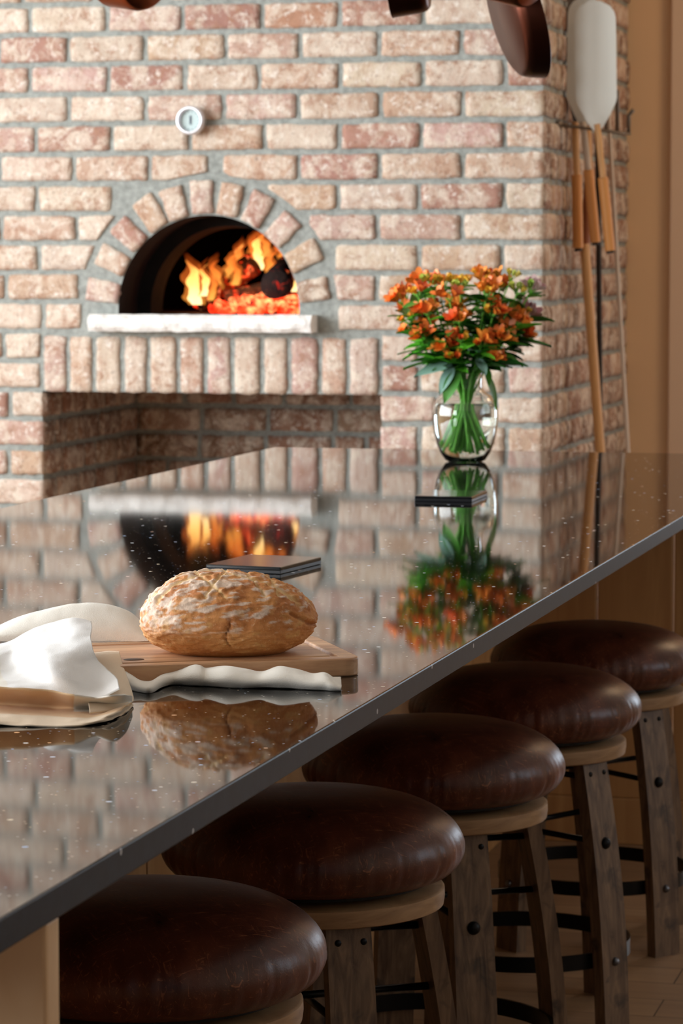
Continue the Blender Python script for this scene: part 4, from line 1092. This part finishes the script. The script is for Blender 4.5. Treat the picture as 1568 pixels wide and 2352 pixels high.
peel('pale metal pizza peel with an oblong white blade, frontmost on the rack', 8.96, ((1366, 1370), 2, 300, 46, M['white_blade']), ((1371, 285), (1384, 408), 7.5, M['handle_wood'], 0.0), ((1401, 575), 12, M['grip'], 0.02))
peel('pale metal peel mostly hidden behind the frontmost white blade', 9.02, ((1345, 1340), -8, 290, 40, M['white_blade']), ((1338, 280), (1351, 390), 7.5, M['pale_rod'], 0.0), ((1367, 556), 12, M['grip'], 0.02))
peel('dark iron peel at the left of the rack with an orange wooden grip', 9.10, ((1318, 1322), -14, 292, 22, M['iron'], 0.9), ((1320, 280), (1324, 402), 8, M['handle_wood'], 0.0), ((1327, 570), 12.5, M['grip'], 0.0))
peel('long pale rod peel reaching down at the far right of the rack', 9.22, ((1402, 1399), 60, 270, 14, M['white_blade']), ((1397, 262), (1442, 1040), 4.8, M['pale_rod'], 0.0), ((1469, 1590), 5.2, M['pale_rod'], 0.0))
peel('long wooden peel pole behind the shorter handles, with a brown upper grip', 9.16, None, ((1348, 290), (1352, 420), 9, M['handle_wood'], 0.0), ((1343, 574), 12, M['grip_dark'], 0.0))
l0 = ony(1342, 574, 9.14)
p_ = thing('wooden_pole', 'long plain wooden pole leaning down the chimney side below the peel grips', 'pole', tuple(l0)); rod('pole', (1342, 560), (1421, 1600), 9.14, 9.14, 11.5, M['handle_wood'], p_, l0)
l0 = ony(1376, 560, 9.28)
p_ = thing('iron_pole', 'long dark iron pole hanging beside the wooden pole on the chimney', 'pole', tuple(l0)); rod('pole', (1372, 300), (1383, 1590), 9.28, 9.28, 6.5, M['iron'], p_, l0)

# ------------------------------------------------------------------ copper pans hanging above the island
YP = 6.0
pr_ = thing('pot_rack', 'dark iron rail above the island from which the copper pans hang', 'pot rack', (-1.6, YP, 2.45))
bm = bmesh.new(); tube(bm, [(-1.0, 0, 0), (1.0, 0, 0)], 0.012, 12); link('rail', bm, M['black_metal'], pr_)
for dx in (-0.8, 0.8):
    bm = bmesh.new(); tube(bm, [(dx, 0, 0), (dx, 0, 0.65)], 0.007, 8); link('hanger', bm, M['black_metal'], pr_)
def pan(px_, R_, Hh, axis, lab, outm, name='copper_saucepan', cat='saucepan', yp=YP):
    """px_: pixel of the lowest rim point; axis: direction from base to mouth"""
    ax = Vector(axis).normalized(); dn = -(UP - ax * ax.z).normalized()
    low = ony(*px_, yp); c = low - dn * R_          # centre of the mouth circle
    t = thing(name, lab, cat, tuple(c), 0, 'copper pans hanging over the island'); q_ = ax.to_track_quat('Z', 'Y').to_matrix().to_4x4()
    bm = bmesh.new(); lathe(bm, [(0, -Hh), (R_ * 0.80, -Hh), (R_ * 0.88, -Hh + 0.006), (R_ * 0.93, -Hh + 0.018), (R_ * 0.985, -0.004), (R_, 0), (R_ - 0.001, 0.001)], 64); bmesh.ops.transform(bm, matrix=q_, verts=bm.verts); soft(link('body', bm, outm, t), 50)
    bm = bmesh.new(); lathe(bm, [(R_ - 0.001, 0.001), (R_ * 0.965, -0.004), (R_ * 0.91, -Hh + 0.018), (R_ * 0.80, -Hh + 0.003), (0, -Hh + 0.003)], 64); bmesh.ops.transform(bm, matrix=q_, verts=bm.verts); soft(link('lining', bm, M['tin'], t), 50)
    hd = -dn; a0 = hd * (R_ * 0.97) - ax * 0.012; top = Vector((a0.x + hd.x * 0.02, YP - c.y, 2.44 - c.z))
    bm = bmesh.new(); tube(bm, [a0, a0 + hd * 0.04, a0.lerp(top, 0.5) + hd * 0.01, top - Vector((0, 0, 0.05)), top], [0.009, 0.008, 0.008, 0.009, 0.006], 10); link('handle', bm, M['iron'], t)
    return t
pan((1250, 180), 0.135, 0.045, (0.87, 0.40, 0.29), 'large dark copper frying pan hanging lowest at the top right, seen from below its base', M['copper_dark'], 'copper_frying_pan', 'frying pan')
pan((258, 17), 0.085, 0.085, (-0.86, 0.42, 0.24), 'copper saucepan at the top left of the photo with its flat base turned right', M['copper'])
pan((902, 42), 0.080, 0.075, (-0.88, -0.1, -0.06), 'dark copper saucepan in the middle of the top edge', M['copper_dark'])
pan((1135, 4), 0.07, 0.070, (-0.80, 0.3, 0.30), 'small copper saucepan just left of the large frying pan', M['copper'], yp=5.78)
